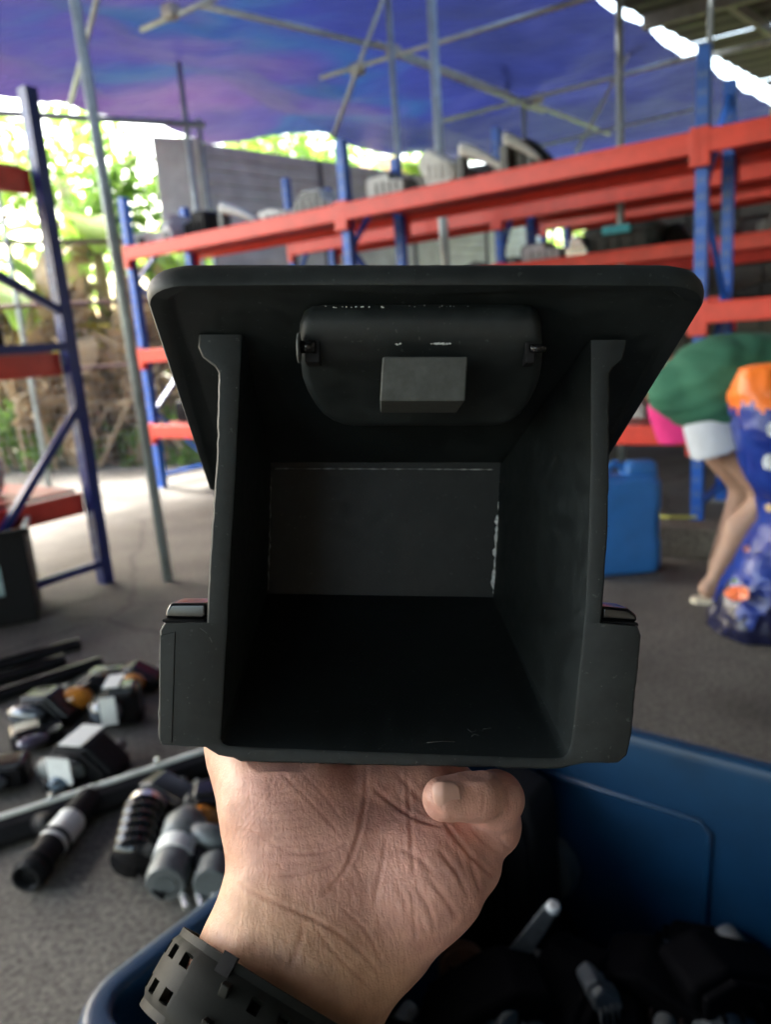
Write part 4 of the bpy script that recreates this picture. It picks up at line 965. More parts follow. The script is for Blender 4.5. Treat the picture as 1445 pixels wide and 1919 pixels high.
d = (q0 - q1); d /= np.linalg.norm(d); sdv = np.cross(d, AX_F); sdv /= np.linalg.norm(sdv); nn = np.cross(sdv, d); LL = np.linalg.norm(q0 - q1)
MB().prism([q1 + sdv * .004, q1 + d * LL * .35 + sdv * .022, q1 + d * LL * .98 + sdv * .010, q0 + sdv * .004, q0 - sdv * .008, q1 + d * LL * .7 - sdv * .010, q1 + d * LL * .3 - sdv * .006, q1 - sdv * .006], nn * .006).build('blade', ALU, t, bevel=.002)
MB().tube([q0 - d * .004, q0 + d * .008], .009, 12).build('tip', LGREY, t, bevel=.002)
q = G(868, 1818, .17); t = thing('rusty_disc', q - [0, 0, .03], 'round rusty disc among the parts in the blue tote', 'car part'); MB().tube([q + AX_F * .02, q - AX_F * .004], .034, 26).build('disc', mat('rust', (.07, .028, .010), .7, .3, 60), t, bevel=.003); MB().tube([q + AX_F * .0, q - AX_F * .008], .012, 16).build('hub', ALU, t)
for k in range(22):
    s_, t_ = .12 + .40 * ((k * .37) % 1), .10 + (L2 - .24) * ((k * .618) % 1)
    pc = c0 * [1, 1, 0] + e1 * s_ + e2 * t_ + np.array([0, 0, .02 + .05 * (k % 3)]); an_ = k * 1.3; Xk = np.array(nX(an_))
    blob_part('shade_part', pc, (.17, .12, .09 + .02 * (k % 2)), SHADE_BLACK, 'near-black part of the heap added to darken the tote', 'car part', X=Xk, Y=np.cross([0, 0, 1.], Xk), seed=60 + k, group='near-black parts added to darken the tote')
inpart('cast_bracket', 930, 1900, .15, (.12, .08, .06), GREYP, 'pale cast bracket at the bottom of the tote beside the rusty disc', 52, .5)
inpart('cast_bracket', 1118, 1885, .15, (.05, .05, .07), GREYP, 'narrow grey part standing on the tote bottom', 53, .2)
inpart('cast_bracket', 1262, 1885, .14, (.12, .06, .05), mat('rust2', (.04, .022, .015), .7, .3, 60), 'dull brown part lying on the tote bottom', 54, -.6)
inpart('cast_bracket', 1340, 1910, .14, (.10, .07, .04), GREYP, 'flat grey part lying past the dull brown one in the tote', 55, -.5)

# ================================================================== HELD BOX (camera-aligned, 24 cm from the lens)
def cs(px, py, d): return np.array([(px - PW / 2) / FPX * d, -(py - PH / 2) / FPX * d, d])
def cw(p): p = np.asarray(p, float); return cam0 + p[..., 0:1] * AX_R + p[..., 1:2] * AX_U + p[..., 2:3] * AX_F if p.ndim > 1 else cam0 + p[0] * AX_R + p[1] * AX_U + p[2] * AX_F
D0, DB = .235, .335
boxT = thing('compartment_box', cw(cs(745, 1435, .27)), 'open black plastic dashboard compartment box held up in the hand', 'compartment box')
pairs = [((372, 627), (455, 627)), ((370, 650), (453.5, 650)), ((378, 668), (452.5, 668)), ((400, 684), (452, 684)), ((408, 697), (451, 697)), ((405, 860), (443, 860)), ((395, 1000), (435, 1000)), ((388, 1129), (428, 1129)), ((387, 1167), (427, 1167)),
 ((306, 1168), (426.7, 1171)), ((298, 1182), (426, 1184)), ((295, 1380), (415, 1372)), ((300, 1396), (413.5, 1385)), ((384, 1401), (418, 1393)), ((408, 1416), (428, 1397)), ((436, 1421), (450, 1398.5)), ((450, 1428), (475, 1400)),
 ((1020, 1442), (1020, 1420)), ((1052, 1441), (1040, 1420.5)), ((1080, 1434), (1054, 1419)), ((1098, 1431), (1064, 1411)), ((1160, 1430), (1069, 1397)), ((1176, 1416), (1071, 1384)), ((1184, 1380), (1074, 1365)), ((1203, 1192), (1093, 1184)), ((1196, 1174), (1094, 1173)), ((1127, 1168), (1095, 1166)),
 ((1131, 1129), (1098, 1129)), ((1140, 1000), (1103, 1000)), ((1143, 860), (1107, 860)), ((1143, 700), (1107, 700)), ((1150, 688), (1107, 688)), ((1168, 672), (1107, 672)), ((1172, 655), (1107, 655)), ((1176, 637), (1107, 637))]
PO, PI_ = [], []
for i in range(len(pairs) - 1):
    (a, b), (c, d) = pairs[i], pairs[i + 1]; L = max(math.dist(a, c), math.dist(b, d)); n = max(1, int(L / 14))
    for k in range(n):
        s = k / n; j = 1.0 if (0 < k < n) else .0
        PO.append((a[0] + (c[0] - a[0]) * s + random.gauss(0, .55) * j, a[1] + (c[1] - a[1]) * s + random.gauss(0, .7) * j)); PI_.append((b[0] + (d[0] - b[0]) * s, b[1] + (d[1] - b[1]) * s))
PO.append(pairs[-1][0]); PI_.append(pairs[-1][1])
TLb, BLb, BRb, TRb = (508, 873), (500, 1113), (924, 1119), (938, 872)
def backpt(x, y):
    if x < 700 and y < 1398 and x < 460:
        s = min(1, (y - 627) / (1392 - 627)); return (TLb[0] + (BLb[0] - TLb[0]) * s, TLb[1] + (BLb[1] - TLb[1]) * s)
    if x > 1060 or (x > 1038 and y < 1420.2 and x > 1053):
        s = min(1, (y - 637) / (1412 - 637)); return (TRb[0] + (BRb[0] - TRb[0]) * s, TRb[1] + (BRb[1] - TRb[1]) * s)
    s = np.clip((x - 455) / (1054 - 455), 0, 1); return (BLb[0] + (BRb[0] - BLb[0]) * s, BLb[1] + (BRb[1] - BLb[1]) * s)
n = len(PO); rings = [[] for _ in range(9)]
for o_, i_ in zip(PO, PI_):
    O, I = cs(*o_, D0), cs(*i_, D0); B = cs(*backpt(*i_), DB); u_ = (O - I); L = np.linalg.norm(u_); u_ /= L
    wall = min(L, .0032)
    rings[0].append(O + [0, 0, .011]); rings[1].append(O + [0, 0, .0006]); rings[2].append(O - u_ * .0006); rings[3].append(I + u_ * .0011 + [0, 0, .0])
    rings[4].append(I + u_ * .0003 + [0, 0, .0004]); rings[5].append(I + [0, 0, .0013]); rings[6].append(B); rings[7].append(B + u_ * .003 + [0, 0, .003]); rings[8].append(I + u_ * wall + [0, 0, .0112])
v = [p for r in rings for p in r]; f = []
for r in range(9):
    for k in range(n - 1): a, b = r * n + k, ((r + 1) % 9) * n + k; f.append((a, a + 1, b + 1, b))
for k in (0, n - 1): f.append(tuple(r * n + k for r in range(9)))
shell = link('shell', cw(np.array(v)), f, PLASTIC, boxT, smooth=False)
for p in shell.data.polygons: p.use_smooth = True
shell.modifiers.new('es', 'EDGE_SPLIT').split_angle = RAD(32)
# back wall
bwv = [cs(TLb[0] - 3, TLb[1] - 12, DB), cs(BLb[0] - 3, BLb[1] + 4, DB), cs(BRb[0] + 3, BRb[1] + 4, DB), cs(TRb[0] + 3, TRb[1] - 12, DB)]
MB().prism([cw(p + np.array([0, 0, .0005])) for p in bwv], AX_F * .003).build('back_wall', PLASTIC, boxT, bevel=.0004)
# pale beads paint in light glinting through the inner seams
def bead(a, b, r, nseg, m=WEAR_GLINT, seed=1):
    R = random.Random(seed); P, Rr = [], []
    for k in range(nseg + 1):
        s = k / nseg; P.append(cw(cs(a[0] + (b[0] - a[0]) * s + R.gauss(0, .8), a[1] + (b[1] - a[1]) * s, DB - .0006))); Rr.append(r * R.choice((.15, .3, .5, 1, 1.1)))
    MB().tube(P, Rr, 6).build('seam_glint', m, boxT, smooth=True)
bead((941, 880), (934, 960), .00035, 14, WEAR_GLINT, 2); bead((933, 965), (925, 1112), .0011, 22, WEAR_GLINT, 3); bead((515, 878), (925, 880), .00022, 60, WEAR_GLINT, 4); bead((508, 885), (502, 1105), .00018, 30, WEAR_GLINT, 5)
# front plate (tilted), seen from behind
PA = .0539; SL = .334
def plY(d): return PA + SL * (D0 - d)
dn, df = .2104, .372
def plate_outline():
    XL0, XR0 = (279 - PW / 2) / FPX * .2212, (1315 - PW / 2) / FPX * .2212
    XLf, XRf = -.0835, .0965
    pts = []; r = .0135
    # near-left rounded corner, near edge, near-right corner, far corners
    for k in range(9): a = math.pi + k / 8 * math.pi / 2; pts.append((XL0 + r * (1 + math.cos(a)), dn + r * .8 * (1 + math.sin(a))))
    for k in range(1, 12): s = k / 12; pts.append((XL0 + r + (XR0 - XL0 - 2 * r) * s, dn - .0006 * math.sin(math.pi * s)))
    for k in range(9): a = -math.pi / 2 + k / 8 * math.pi / 2; pts.append((XR0 - r * (1 - math.cos(a)), dn + r * .8 * (1 + math.sin(a))))
    pts += [(XRf, df - .008), (XRf - .008, df), (XLf + .008, df), (XLf, df - .008)]
    return pts
po = plate_outline(); tilt = math.atan(SL); nrm = np.array([0, math.cos(tilt), math.sin(tilt)])
cen = np.array([np.mean([p[0] for p in po]), 0, np.mean([p[1] for p in po])]); cen[1] = plY(cen[2])
prings = []
for ins, h in ((.0065, .0012), (.0050, .0), (.0006, .0), (.0, .0007), (-.0006, .0030), (-.0004, .0050), (.0003, .0062), (.0018, .0069), (.02, .0069)):
    rr = []
    for x, d in po:
        p = np.array([x, plY(d), d]); dv = cen - p; dv /= np.linalg.norm(dv); rr.append(cw(p + dv * ins + nrm * h))
    prings.append(rr)
pl = MB().loft(prings).build('front_plate', PLASTIC, boxT, smooth=True)
pl.modifiers.new('es', 'EDGE_SPLIT').split_angle = RAD(40)
# latch cover under the plate
rows = [(571, .2192), (574, .2172), (584, .2155), (605, .2152), (630, .2165), (655, .2185), (680, .2230), (705, .2290), (730, .2350), (755, .2405), (775, .2450), (788, .2480), (795, .2505), (797, .2540)]
xl_t = [(571, 600), (574, 585), (584, 570), (605, 562), (630, 560), (655, 562), (680, 564), (705, 567), (730, 576), (755, 590), (775, 606), (788, 625), (795, 645), (797, 660)]
xr_t = [(571, 985), (574, 998), (584, 1008), (605, 1015), (630, 1017), (655, 1017), (680, 1016), (705, 1012), (730, 1003), (755, 990), (775, 975), (788, 958), (795, 940), (797, 925)]
NC = 40; lv, lfc = [], []
for (py, d), (_, xl_), (_, xr_) in zip(rows, xl_t, xr_t):
    for k in range(NC + 1):
        s = k / NC; ss = .5 - .5 * math.cos(math.pi * s); x = xl_ + (xr_ - xl_) * (.35 * ss + .65 * s); ed_ = min(s, 1 - s)
        rd = max(0, 1 - ed_ / .035); lv.append(cs(x, py, d + .0035 * rd * rd))
for r in range(len(rows) - 1):
    for k in range(NC): a = r * (NC + 1) + k; lfc.append((a, a + 1, a + NC + 2, a + NC + 1))
border = [k for k in range(NC + 1)] + [r * (NC + 1) + NC for r in range(1, len(rows))] + [(len(rows) - 1) * (NC + 1) + k for k in range(NC - 1, -1, -1)] + [r * (NC + 1) for r in range(len(rows) - 2, 0, -1)]
o0 = len(lv)
for b_ in border: p = lv[b_]; kk = p[1] / p[2]; d_ = (PA + SL * D0) / (kk + SL) + .0006; lv.append(p * (d_ / p[2]))
nb = len(border)
for k in range(nb): lfc.append((border[k], border[(k + 1) % nb], o0 + (k + 1) % nb, o0 + k))
latch = link('latch_cover', cw(np.array(lv)), lfc, PLASTIC, boxT, smooth=True)
# grip block on the latch
def csbox(x0, x1, y0, y1, d0, d1, name, m, par, bev=.0006, dy=0., shear=0.):
    fr = [cs(x0, y0, d0), cs(x1, y0, d0), cs(x1 - shear, y1, d0 + dy), cs(x0 - shear, y1, d0 + dy)]
    return MB().prism([cw(p) for p in fr], (cw(np.array([0, 0, d1])) - cw(np.array([0, 0, d0])))).build(name, m, par, bevel=bev)
csbox(717, 877, 668, 752, .2075, .232, 'grip_block', mat('dusty_plastic', (.046, .052, .050), .6, .2, 260, bump=.1, bscale=1800), latch, .0005, .002, 5)
csbox(571, 599, 638, 679, .2160, .2225, 'pin_slot', RUBBER, latch, .0003)
csbox(986, 1003, 640, 680, .2162, .2225, 'pin_slot', RUBBER, latch, .0003)
a_, b_ = cs(560, 650, .2155), cs(590, 650, .2150)
MB().tube([cw(a_), cw(b_)], .0018, 14).build('pin', GLOSSBLK, latch, smooth=True)
MB().tube([cw(cs(558, 652, .2145)), cw(cs(563, 652, .2145))], .0042, 20).build('pin_head', GREYP, latch, bevel=.0004)
MB().tube([cw(cs(994, 653, .2150)), cw(cs(1022, 653, .2155))], .0012, 14).build('pin', GLOSSBLK, latch, smooth=True)
def flakes(x0, x1, y, d, nfl, sz, seed):
    R = random.Random(seed); m = MB()
    for k in range(nfl):
        x = R.uniform(x0, x1); yy = y + R.gauss(0, sz * .35); w = R.uniform(.3, 1) * sz
        q = [cs(x + w * math.cos(a) * R.uniform(.6, 1.3), yy + w * .45 * math.sin(a) * R.uniform(.6, 1.3), d) for a in (0, 1.1, 2.1, 3.1, 4.2, 5.2)]
        m.prism([cw(p) for p in q], AX_F * .0004)
    tag(m.build('scuff_mark', WEAR_GLINT, latch), kind='stuff')
flakes(808, 845, 644, .2166, 26, 3.4, 3); flakes(738, 752, 644, .2166, 6, 2.4, 4); flakes(608, 720, 575, .2160, 16, 2.4, 5); flakes(740, 880, 573.5, .2164, 9, 2.0, 6)
def hair_scratch(pts, d, r=.00008): MB().tube([cw(cs(x, y, d)) for x, y in pts], r * .7, 5).build('scratch', mat('scratch_pale', (.06, .063, .063), .5, .3, 900), boxT, smooth=True)
hair_scratch([(374, 1177), (380, 1181), (388, 1187)], D0 - .00005, .00012); hair_scratch([(392, 1194), (395, 1199), (397, 1204)], D0 - .00005, .0002)
def floor_d(y): t_ = (y - 1400) / (1115 - 1400); return 1 / ((1 - t_) / D0 + t_ / DB) - .0012
for pts in ([(876, 1366), (884, 1372), (893, 1369)], [(884, 1380), (889, 1376), (898, 1378)], [(800, 1392), (830, 1389), (852, 1390)], [(905, 1366), (921, 1364)]): hair_scratch(pts, floor_d(pts[0][1]), .00009)
Rs = random.Random(77); mm = MB()
for k in range(70):
    i = Rs.randrange(len(PO)); s_ = Rs.random() ** 2 * .9; x = PO[i][0] * (1 - s_) + PI_[i][0] * s_ + Rs.uniform(-1, 1); y = PO[i][1] * (1 - s_) + PI_[i][1] * s_; w = Rs.choice((.5, .5, .7, .9, 1.4))
    mm.prism([cw(cs(x + w * math.cos(a) * Rs.uniform(.6, 1.6), y + w * math.sin(a), D0 - .00004)) for a in (0, 1.3, 2.5, 3.8, 5)], AX_F * .0002)
tag(mm.build('dust_speck', mat('dust', (.055, .058, .058), .8, .3, 900), boxT), kind='stuff')
# side wing clips
for side, (x0, x1, y0) in enumerate(((311, 386, 1130), (1129, 1193, 1138))):
    if side == 0: pts = [(318, 1130), (386, 1130), (386, 1152), (381, 1161), (308, 1159), (310, 1145)]
    else: pts = [(1130, 1136), (1178, 1140), (1195, 1153), (1196, 1166), (1129, 1162)]
    cl = MB().prism([cw(cs(x, y, D0 + .003)) for x, y in pts], AX_F * .014).build('clip', GLOSSBLK, boxT, bevel=.0010, seg=3)
    if side == 0: MB().prism([cw(cs(x, y, D0 + .0012)) for x, y in ((303, 1160.5), (384, 1163), (384, 1167), (303, 1166))], AX_F * .010).build('clip_ledge', RUBBER, boxT, bevel=.0004)
    else: MB().prism([cw(cs(x, y, D0 + .0012)) for x, y in ((1129, 1163), (1196, 1167), (1199, 1173), (1128, 1167))], AX_F * .010).build('clip_ledge', RUBBER, boxT, bevel=.0004)
# raised strip on the left wing
MB().prism([cw(cs(x, y, D0 - .0004)) for x, y in ((299, 1190), (328, 1184), (322, 1393), (298, 1391))], AX_F * .003).build('wing_rib', PLASTIC, boxT, bevel=.0003)

# ================================================================== HAND
UP = .24 / FPX                                      # metres per photo pixel at the hand
def hp(px, py, d): return cs(px, py, d).astype(np.float32)
FLAT = (1, 1, .70)
def flat_caps(P, a, b, ra, rb, s): return sd_caps(P, a, b, ra * UP, rb * UP, (1, 1, s)) * (.5 + .5 * s)
def hand_sd(P):
    d = flat_caps(P, hp(405, 2110, .221), hp(563, 1800, .234), 178, 167, .70)
    d = smin(d, flat_caps(P, hp(563, 1800, .234), hp(640, 1670, .240), 167, 160, .62), .010)
    d = smin(d, flat_caps(P, hp(640, 1660, .245), hp(690, 1565, .251), 165, 132, .55), .012)
    d = smin(d, flat_caps(P, hp(543, 1625, .2395), hp(533, 1505, .2465), 102, 115, .85), .010)      # thenar
    d = smin(d, flat_caps(P, hp(533, 1505, .2465), hp(480, 1412, .2610), 115, 92, .85), .008)
    d = smin(d, flat_caps(P, hp(480, 1412, .2610), hp(420, 1320, .2720), 86, 60, 1), .008)          # thumb
    d = smin(d, flat_caps(P, hp(420, 1320, .2720), hp(408, 1245, .2760), 58, 50, 1), .006)
    d = smin(d, flat_caps(P, hp(728, 1735, .2385), hp(800, 1640, .2395), 92, 104, .85), .010)       # hypothenar
    d = smin(d, flat_caps(P, hp(800, 1640, .2395), hp(845, 1575, .2455), 104, 84, .85), .008)
    d = smin(d, flat_caps(P, hp(700, 1560, .254), hp(850, 1500, .262), 90, 70, .8), .010)           # knuckle pad row
    d = smin(d, flat_caps(P, hp(860, 1600, .2440), hp(898, 1622, .2445), 60, 41, 1), .006)          # fold under little finger
    for x0, x1, x2, dl in ((596, 596, 612, 0.), (694, 690, 690, .004), (788, 780, 768, 0.)):          # three fingers under the box
        d = smin(d, flat_caps(P, hp(x0, 1470, .258), hp(x0, 1400, .270), 62, 58, 1), .010)
        d = smin(d, flat_caps(P, hp(x0, 1400, .270), hp(x1, 1305, .296), 58, 54, 1), .005)
        d = smin(d, flat_caps(P, hp(x1, 1305, .296), hp(x2, 1210, .322 + dl), 54, 48, 1), .004)
    # little finger, curled back over the palm
    e = flat_caps(P, hp(868, 1560, .2500), hp(915, 1545, .2500), 66, 58, 1)
    e = smin(e, flat_caps(P, hp(915, 1545, .2500), hp(931, 1497, .2395), 56, 46, 1), .005)
    e = smin(e, flat_caps(P, hp(931, 1495, .2385), hp(890, 1491, .2290), 46, 42, 1), .004)
    e = smin(e, flat_caps(P, hp(890, 1491, .2290), hp(832, 1497, .2250), 42, 38.5, 1), .003)
    d = smin(d, e, .0028)
    # flattened against the underside of the box
    fl = (P[..., 1] - (-.0790 + .35 * (P[..., 2] - D0)))
    wall = (-.0560 - P[..., 0])
    solid = np.maximum(np.maximum(-fl, wall), D0 - .001 - P[..., 2])
    wing = np.maximum(np.maximum(np.abs(P[..., 0] + .0615) - .0115, np.abs(P[..., 1] + .0535) - .0215), np.abs(P[..., 2] - .2405) - .0075)
    rimY = np.where(P[..., 0] < -.047, -.0722 - .0040 * np.clip((P[..., 0] + .056) / .009, 0, 1), -.0765 - .0028 * np.clip((P[..., 0] + .047) / .10, 0, 1))
    ahead = np.maximum(rimY - P[..., 1], P[..., 2] - .2468)
    d = np.maximum(d, -solid); d = np.maximum(d, -wing); d = np.maximum(d, -ahead)
    return d
hv, hf = nets(hand_sd, (-.085, -.185, .195), (.050, -.035, .342), .00060)
# creases: grooves along measured polylines + a tint attribute
hpx = hv[:, 0] / hv[:, 2] * FPX + PW / 2; hpy = -hv[:, 1] / hv[:, 2] * FPX + PH / 2
LINES = [ # (points, half width px, depth mm, colour)
 ([(687, 1436), (686, 1475), (684, 1513), (664, 1595), (639, 1646), (604, 1675)], 5, .9, .8), ([(762, 1436), (767, 1508), (772, 1585), (777, 1640)], 4.5, .7, .6),
 ([(700, 1477), (751, 1518), (792, 1539), (830, 1549)], 5, .9, .8), ([(725, 1570), (711, 1646), (702, 1697)], 5, .6, .5), ([(833, 1541), (874, 1595), (922, 1640)], 5, 1.2, .9),
 ([(740, 1445), (790, 1500), (828, 1530)], 6, .7, .5), ([(878, 1600), (890, 1640), (900, 1668)], 5, .9, .6), ([(822, 1592), (856, 1632), (878, 1678)], 6, .9, .5), ([(800, 1640), (836, 1686), (858, 1722)], 6, .8, .5),
 ([(780, 1662), (806, 1706), (815, 1744)], 5, .7, .45), ([(775, 1700), (779, 1765)], 5, .6, .4), ([(752, 1590), (790, 1610), (830, 1660)], 6, .6, .4), ([(735, 1640), (760, 1690), (770, 1730)], 6, .4, .35),
 ([(444, 1655), (490, 1680), (567, 1712), (629, 1743), (685, 1790), (712, 1828)], 5, .7, .7), ([(588, 1733), (629, 1790), (695, 1850)], 4, .5, .5), ([(569, 1738), (558, 1775), (546, 1808)], 7, .5, .8),
 ([(526, 1447), (580, 1500), (639, 1564)], 4, .5, .5), ([(560, 1445), (610, 1490), (640, 1535)], 4, .4, .4), ([(445, 1555), (480, 1562), (540, 1600), (600, 1600), (650, 1580)], 4, .4, .4),
 ([(640, 1700), (690, 1745), (715, 1800)], 4, .5, .45), ([(500, 1640), (560, 1640), (620, 1620)], 4, .35, .35), ([(948, 1470), (955, 1500), (952, 1530)], 5, .4, .4), ([(930, 1560), (950, 1590), (962, 1592)], 4, .5, .4), ([(880, 1550), (910, 1580), (940, 1600)], 4, .5, .35), ([(905, 1470), (910, 1495), (905, 1520)], 4, .25, .3)]
for k in range(15): x = 440 + 13 * k; LINES.append(([(x, 1565 - 3 * k), (x + 45, 1505 - 3 * k), (x + 78, 1452 - 1 * k)], 3, .22, .28))
for k in range(9): LINES.append(([(440 + 6 * k, 1480 + 17 * k), (500 + 6 * k, 1490 + 16 * k), (560 + 5 * k, 1478 + 17 * k)], 3, .20, .2))
for k in range(12): LINES.append(([(430 - 3 * k, 1680 + 9 * k), (520, 1700 + 10 * k), (620 + 6 * k, 1775 + 12 * k)], 3, .10, .14))
R9 = random.Random(9)
for k in range(22):
    x, y = R9.uniform(640, 880), R9.uniform(1560, 1740); LINES.append(([(x, y), (x + R9.uniform(0, 20), y + 28), (x + R9.uniform(5, 30), y + 58)], 3.5, .25, .22))
front = np.ones(len(hv), bool); disp = np.zeros(len(hv)); red = np.zeros(len(hv))
for pts, w, dep, colr in LINES:
    w *= .72; dep *= .75
    P_ = np.array(pts, float)
    for _ in range(2):
        Qn = [P_[0]]
        for i in range(len(P_) - 1): Qn += [P_[i] * .75 + P_[i + 1] * .25, P_[i] * .25 + P_[i + 1] * .75]
        Qn.append(P_[-1]); P_ = np.array(Qn)
    bb = (hpx > P_[:, 0].min() - 40) & (hpx < P_[:, 0].max() + 40) & (hpy > P_[:, 1].min() - 40) & (hpy < P_[:, 1].max() + 40); ix = np.where(bb)[0]
    if not len(ix): continue
    q = np.stack([hpx[ix], hpy[ix]], 1); best = np.full(len(ix), 1e9); tt = np.zeros(len(ix)); N_ = len(P_) - 1
    for i in range(N_):
        a, b = P_[i], P_[i + 1]; ab = b - a; t_ = np.clip(((q - a) @ ab) / (ab @ ab + 1e-9), 0, 1); dd = np.linalg.norm(q - a - t_[:, None] * ab, axis=1)
        m_ = dd < best; best[m_] = dd[m_]; tt[m_] = (i + t_[m_]) / N_
    fade = np.clip(np.sin(np.pi * np.clip(tt, .02, .98)), 0, 1) ** .4
    g = np.exp(-(best / w) ** 2); g2 = np.exp(-((best - 2.4 * w) / (1.4 * w)) ** 2)
    disp[ix] -= (g * dep - .35 * g2 * dep) * fade * .00052; red[ix] = np.maximum(red[ix], np.exp(-(best / (w * 1.3)) ** 2) * colr * fade)
me = bpy.data.meshes.new('tmp'); me.from_pydata(hv.tolist(), [], hf.tolist()); bm = bmesh.new(); bm.from_mesh(me); bmesh.ops.recalc_face_normals(bm, faces=bm.faces); bm.verts.ensure_lookup_table(); bm.normal_update()
nr_ = np.array([vv.normal for vv in bm.verts]); bm.free()
fac = np.clip(-nr_[:, 2] * 2.2, 0, 1) * (hv[:, 2] < .262)
lump = np.array([noise.noise(Vector((p[0] * 130, p[1] * 130, p[2] * 130))) for p in hv]) * .00028
hv2 = hv + nr_ * (disp * fac + lump)[:, None]
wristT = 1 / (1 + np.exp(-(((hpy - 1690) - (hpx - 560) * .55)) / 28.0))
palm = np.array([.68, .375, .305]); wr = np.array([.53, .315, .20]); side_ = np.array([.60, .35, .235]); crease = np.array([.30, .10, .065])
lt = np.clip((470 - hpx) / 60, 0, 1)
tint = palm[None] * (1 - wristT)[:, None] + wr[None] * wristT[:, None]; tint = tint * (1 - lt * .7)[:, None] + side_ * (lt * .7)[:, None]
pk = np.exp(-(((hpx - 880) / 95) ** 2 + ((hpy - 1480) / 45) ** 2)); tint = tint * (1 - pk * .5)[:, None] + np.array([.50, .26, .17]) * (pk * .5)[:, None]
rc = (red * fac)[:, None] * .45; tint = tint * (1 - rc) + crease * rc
handT = thing('person', (.04, -.42, 0), 'person holding up the black box on a bare left hand with curled little finger', 'person')
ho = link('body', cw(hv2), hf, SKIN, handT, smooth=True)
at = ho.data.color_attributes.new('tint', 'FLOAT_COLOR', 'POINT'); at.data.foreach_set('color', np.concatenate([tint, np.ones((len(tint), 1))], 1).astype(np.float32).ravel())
# rest of the crouching person, unseen, added to block light from the front
el_ = cw(cs(405, 2110, .221)); ej = np.array([-.30, -.18, .66]); sj = np.array([-.17, -.40, 1.02])
def coat(P):  # shape of the added unseen body and its light-bouncing shirt
    d = sd_caps(P, (.04, -.46, .50), (.04, -.44, .95), .19, .17, (1.15, .72, 1)); d = smin(d, sd_caps(P, (-.13, -.43, 1.02), (.21, -.43, 1.02), .075, .075), .06)
    d = smin(d, sd_caps(P, sj, ej, .062, .05), .04); d = smin(d, sd_caps(P, ej, ej * .45 + el_ * .55, .05, .044), .03)
    sr, er = np.array([.25, -.40, 1.02]), np.array([.33, -.26, .76]); d = smin(d, sd_caps(P, sr, er, .062, .05), .04); d = smin(d, sd_caps(P, er, (.12, -.10, .93), .05, .04), .03)
    return d
v_, f_ = nets(coat, (-.45, -.75, .25), (.5, .2, 1.15), .014); link('bounce_shirt', v_, f_, mat('pale_bounce_cloth', (.62, .62, .60), .9, .1, 20), handT, smooth=True)  # pale cloth, out of view, added to bounce light into the box
def legs(P):
    d = sd_caps(P, (-.10, -.50, .42), (-.26, -.16, .46), .10, .07); d = smin(d, sd_caps(P, (-.26, -.16, .46), (-.22, -.34, .08), .062, .045), .03); d = smin(d, sd_caps(P, (-.22, -.36, .045), (-.24, -.12, .04), .042, .038), .03)
    e = sd_caps(P, (.18, -.50, .42), (.34, -.16, .46), .10, .07); e = smin(e, sd_caps(P, (.34, -.16, .46), (.30, -.34, .08), .062, .045), .03); e = smin(e, sd_caps(P, (.30, -.36, .045), (.32, -.12, .04), .042, .038), .03)
    return smin(smin(d, e, .02), sd_caps(P, (-.08, -.5, .42), (.16, -.5, .42), .14, .14), .05)
v_, f_ = nets(legs, (-.5, -.8, -.01), (.55, .1, .7), .016); link('trousers', v_, f_, mat('dark_trousers', (.03, .032, .04), .9, .2, 20), handT, smooth=True)
def head(P):
    d = smin(sd_ell(P, (.04, -.36, 1.27), (.078, .095, .118)), sd_caps(P, (.04, -.43, 1.02), (.04, -.40, 1.20), .055, .05), .03); d = smin(d, sd_caps(P, (.04, -.27, 1.28), (.04, -.255, 1.25), .01, .016), .015)
    for q in (-1, 1): d = smin(d, sd_ell(P, (.04 + q * .08, -.38, 1.265), (.012, .022, .033)), .01)
    return d
v_, f_ = nets(head, (-.15, -.6, 1.0), (.25, -.2, 1.45), .008); link('head', v_, f_, SKIN2, handT, smooth=True)
v_, f_ = nets(lambda P: np.maximum(sd_ell(P, (.04, -.385, 1.295), (.09, .105, .118)), P[..., 1] + .30 + (1.36 - P[..., 2]) * .5), (-.15, -.6, 1.0), (.25, -.2, 1.45), .008); link('hair', v_, f_, HAIR, handT, smooth=True)
# nail of the little finger
nv, nf = [], []; NN = 14
for j in range(NN + 1):
    for i in range(NN + 1):
        a, b = i / NN * 2 - 1, j / NN * 2 - 1; rr_ = (abs(a) ** 3.2 + abs(b) ** 3.2) ** (1 / 3.2); k_ = max(abs(a), abs(b)) / rr_ if rr_ > 1e-6 else 1
        x, y = 837 + 27 * a * k_ + 4 * b * k_, 1489 + 25 * b * k_; dyy = (y - 1493) * UP * .95
        dxx = min(0, x - 832) * UP; dd = .2250 + max(0, x - 832) / 58 * .0040 - math.sqrt(max(1e-8, .0064 ** 2 - dyy ** 2 - dxx ** 2)) - .00062; nv.append(cs(x, y, dd))
for j in range(NN):
    for i in range(NN): a = j * (NN + 1) + i; nf.append((a, a + 1, a + NN + 2, a + NN + 1))
no = link('fingernail', cw(np.array(nv)), nf, NAIL, handT, smooth=True); so_ = no.modifiers.new('s', 'SOLIDIFY'); so_.thickness = .0006

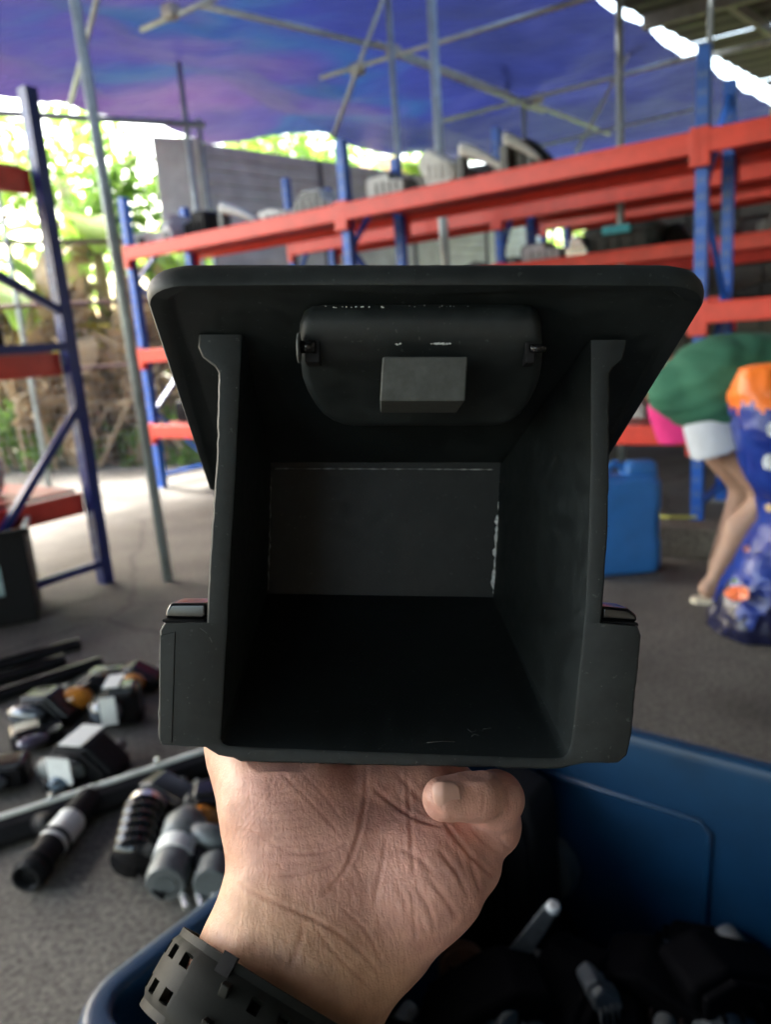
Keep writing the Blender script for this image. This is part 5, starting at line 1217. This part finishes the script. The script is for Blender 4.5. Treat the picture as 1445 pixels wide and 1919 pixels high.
# ================================================================== WRIST STRAP
E2 = cs(470, 1905, 1.0) * [.85, .85, 1]; E2 /= np.linalg.norm(E2); E1 = np.array([.857, -.515, 0]); E1 -= E2 * (E1 @ E2); E1 /= np.linalg.norm(E1); E3 = np.cross(E2, E1); E3 = E3 if E3[1] < 0 else -E3
wc = cs(492, 1940, .2040) + E2 * .0252
watch = thing('wrist_watch', cw(wc - np.array([0, .03, 0])), 'dark resin watch strap with rectangular holes and keeper around the wrist', 'watch')
def strap_pt(phi, w, off): return wc + E1 * (.0338 + off) * math.cos(phi) + E2 * (.0252 + off) * math.sin(phi) + E3 * w
def strap(name, p0, p1, nphi, widths, off, thick, holes, par, m=STRAP):
    v, f = [], []; W_ = len(widths)
    for i in range(nphi + 1):
        ph = RAD(p0 + (p1 - p0) * i / nphi)
        for w in widths: v.append(strap_pt(ph, w, off + (.0012 if abs(w) < .0085 else 0)))
    for i in range(nphi):
        for j in range(W_ - 1):
            if (i, j) in holes: continue
            a = i * W_ + j; f.append((a, a + 1, a + W_ + 1, a + W_))
    o = link(name, cw(np.array(v)), f, m, par); s = o.modifiers.new('s', 'SOLIDIFY'); s.thickness = thick; s.offset = 0
    o.data.polygons.foreach_set('use_smooth', [True] * len(o.data.polygons)); o.modifiers.new('es', 'EDGE_SPLIT').split_angle = RAD(28)
    return o
WD = [-.0110, -.0085, -.0062, -.0030, .0030, .0062, .0085, .0110]
hl = set()
for i in range(0, 72):
    if i % 3 == 1 and 36 <= i <= 50: hl |= {(2 * i + q, w_) for q in (0, 1, 2) for w_ in (2, 4)}
strap('strap', 0, 360, 144, WD, .0000, .0024, hl, watch)
hl = set()
for i in range(40):
    if i % 4 == 2 and i > 9: hl |= {(2 * i + q, w_) for q in (0, 1, 2) for w_ in (2, 4)}
strap('strap_tail', 229, 352, 80, WD, .0030, .0026, hl, watch)
kp = []
for ph in (246, 256): pass
strap('keeper', 240, 247, 4, [-.0122, -.0117, .0117, .0122], .0046, .0014, set(), watch, RUBBER)
for ph, w in ((247, -.0045), (247, .0045)):
    p = strap_pt(RAD(ph), w, .0060); q = strap_pt(RAD(ph + 4), w, .0060); MB().bar(cw(p), cw(q), .0034, .0022, up=-AX_F).build('keeper_stud', STRAP, watch, bevel=.0004)
cc = strap_pt(RAD(90), 0, .006); MB().tube([cw(cc), cw(cc + E2 * .010)], .020, 8).build('watch_case', RUBBER, watch, bevel=.002)
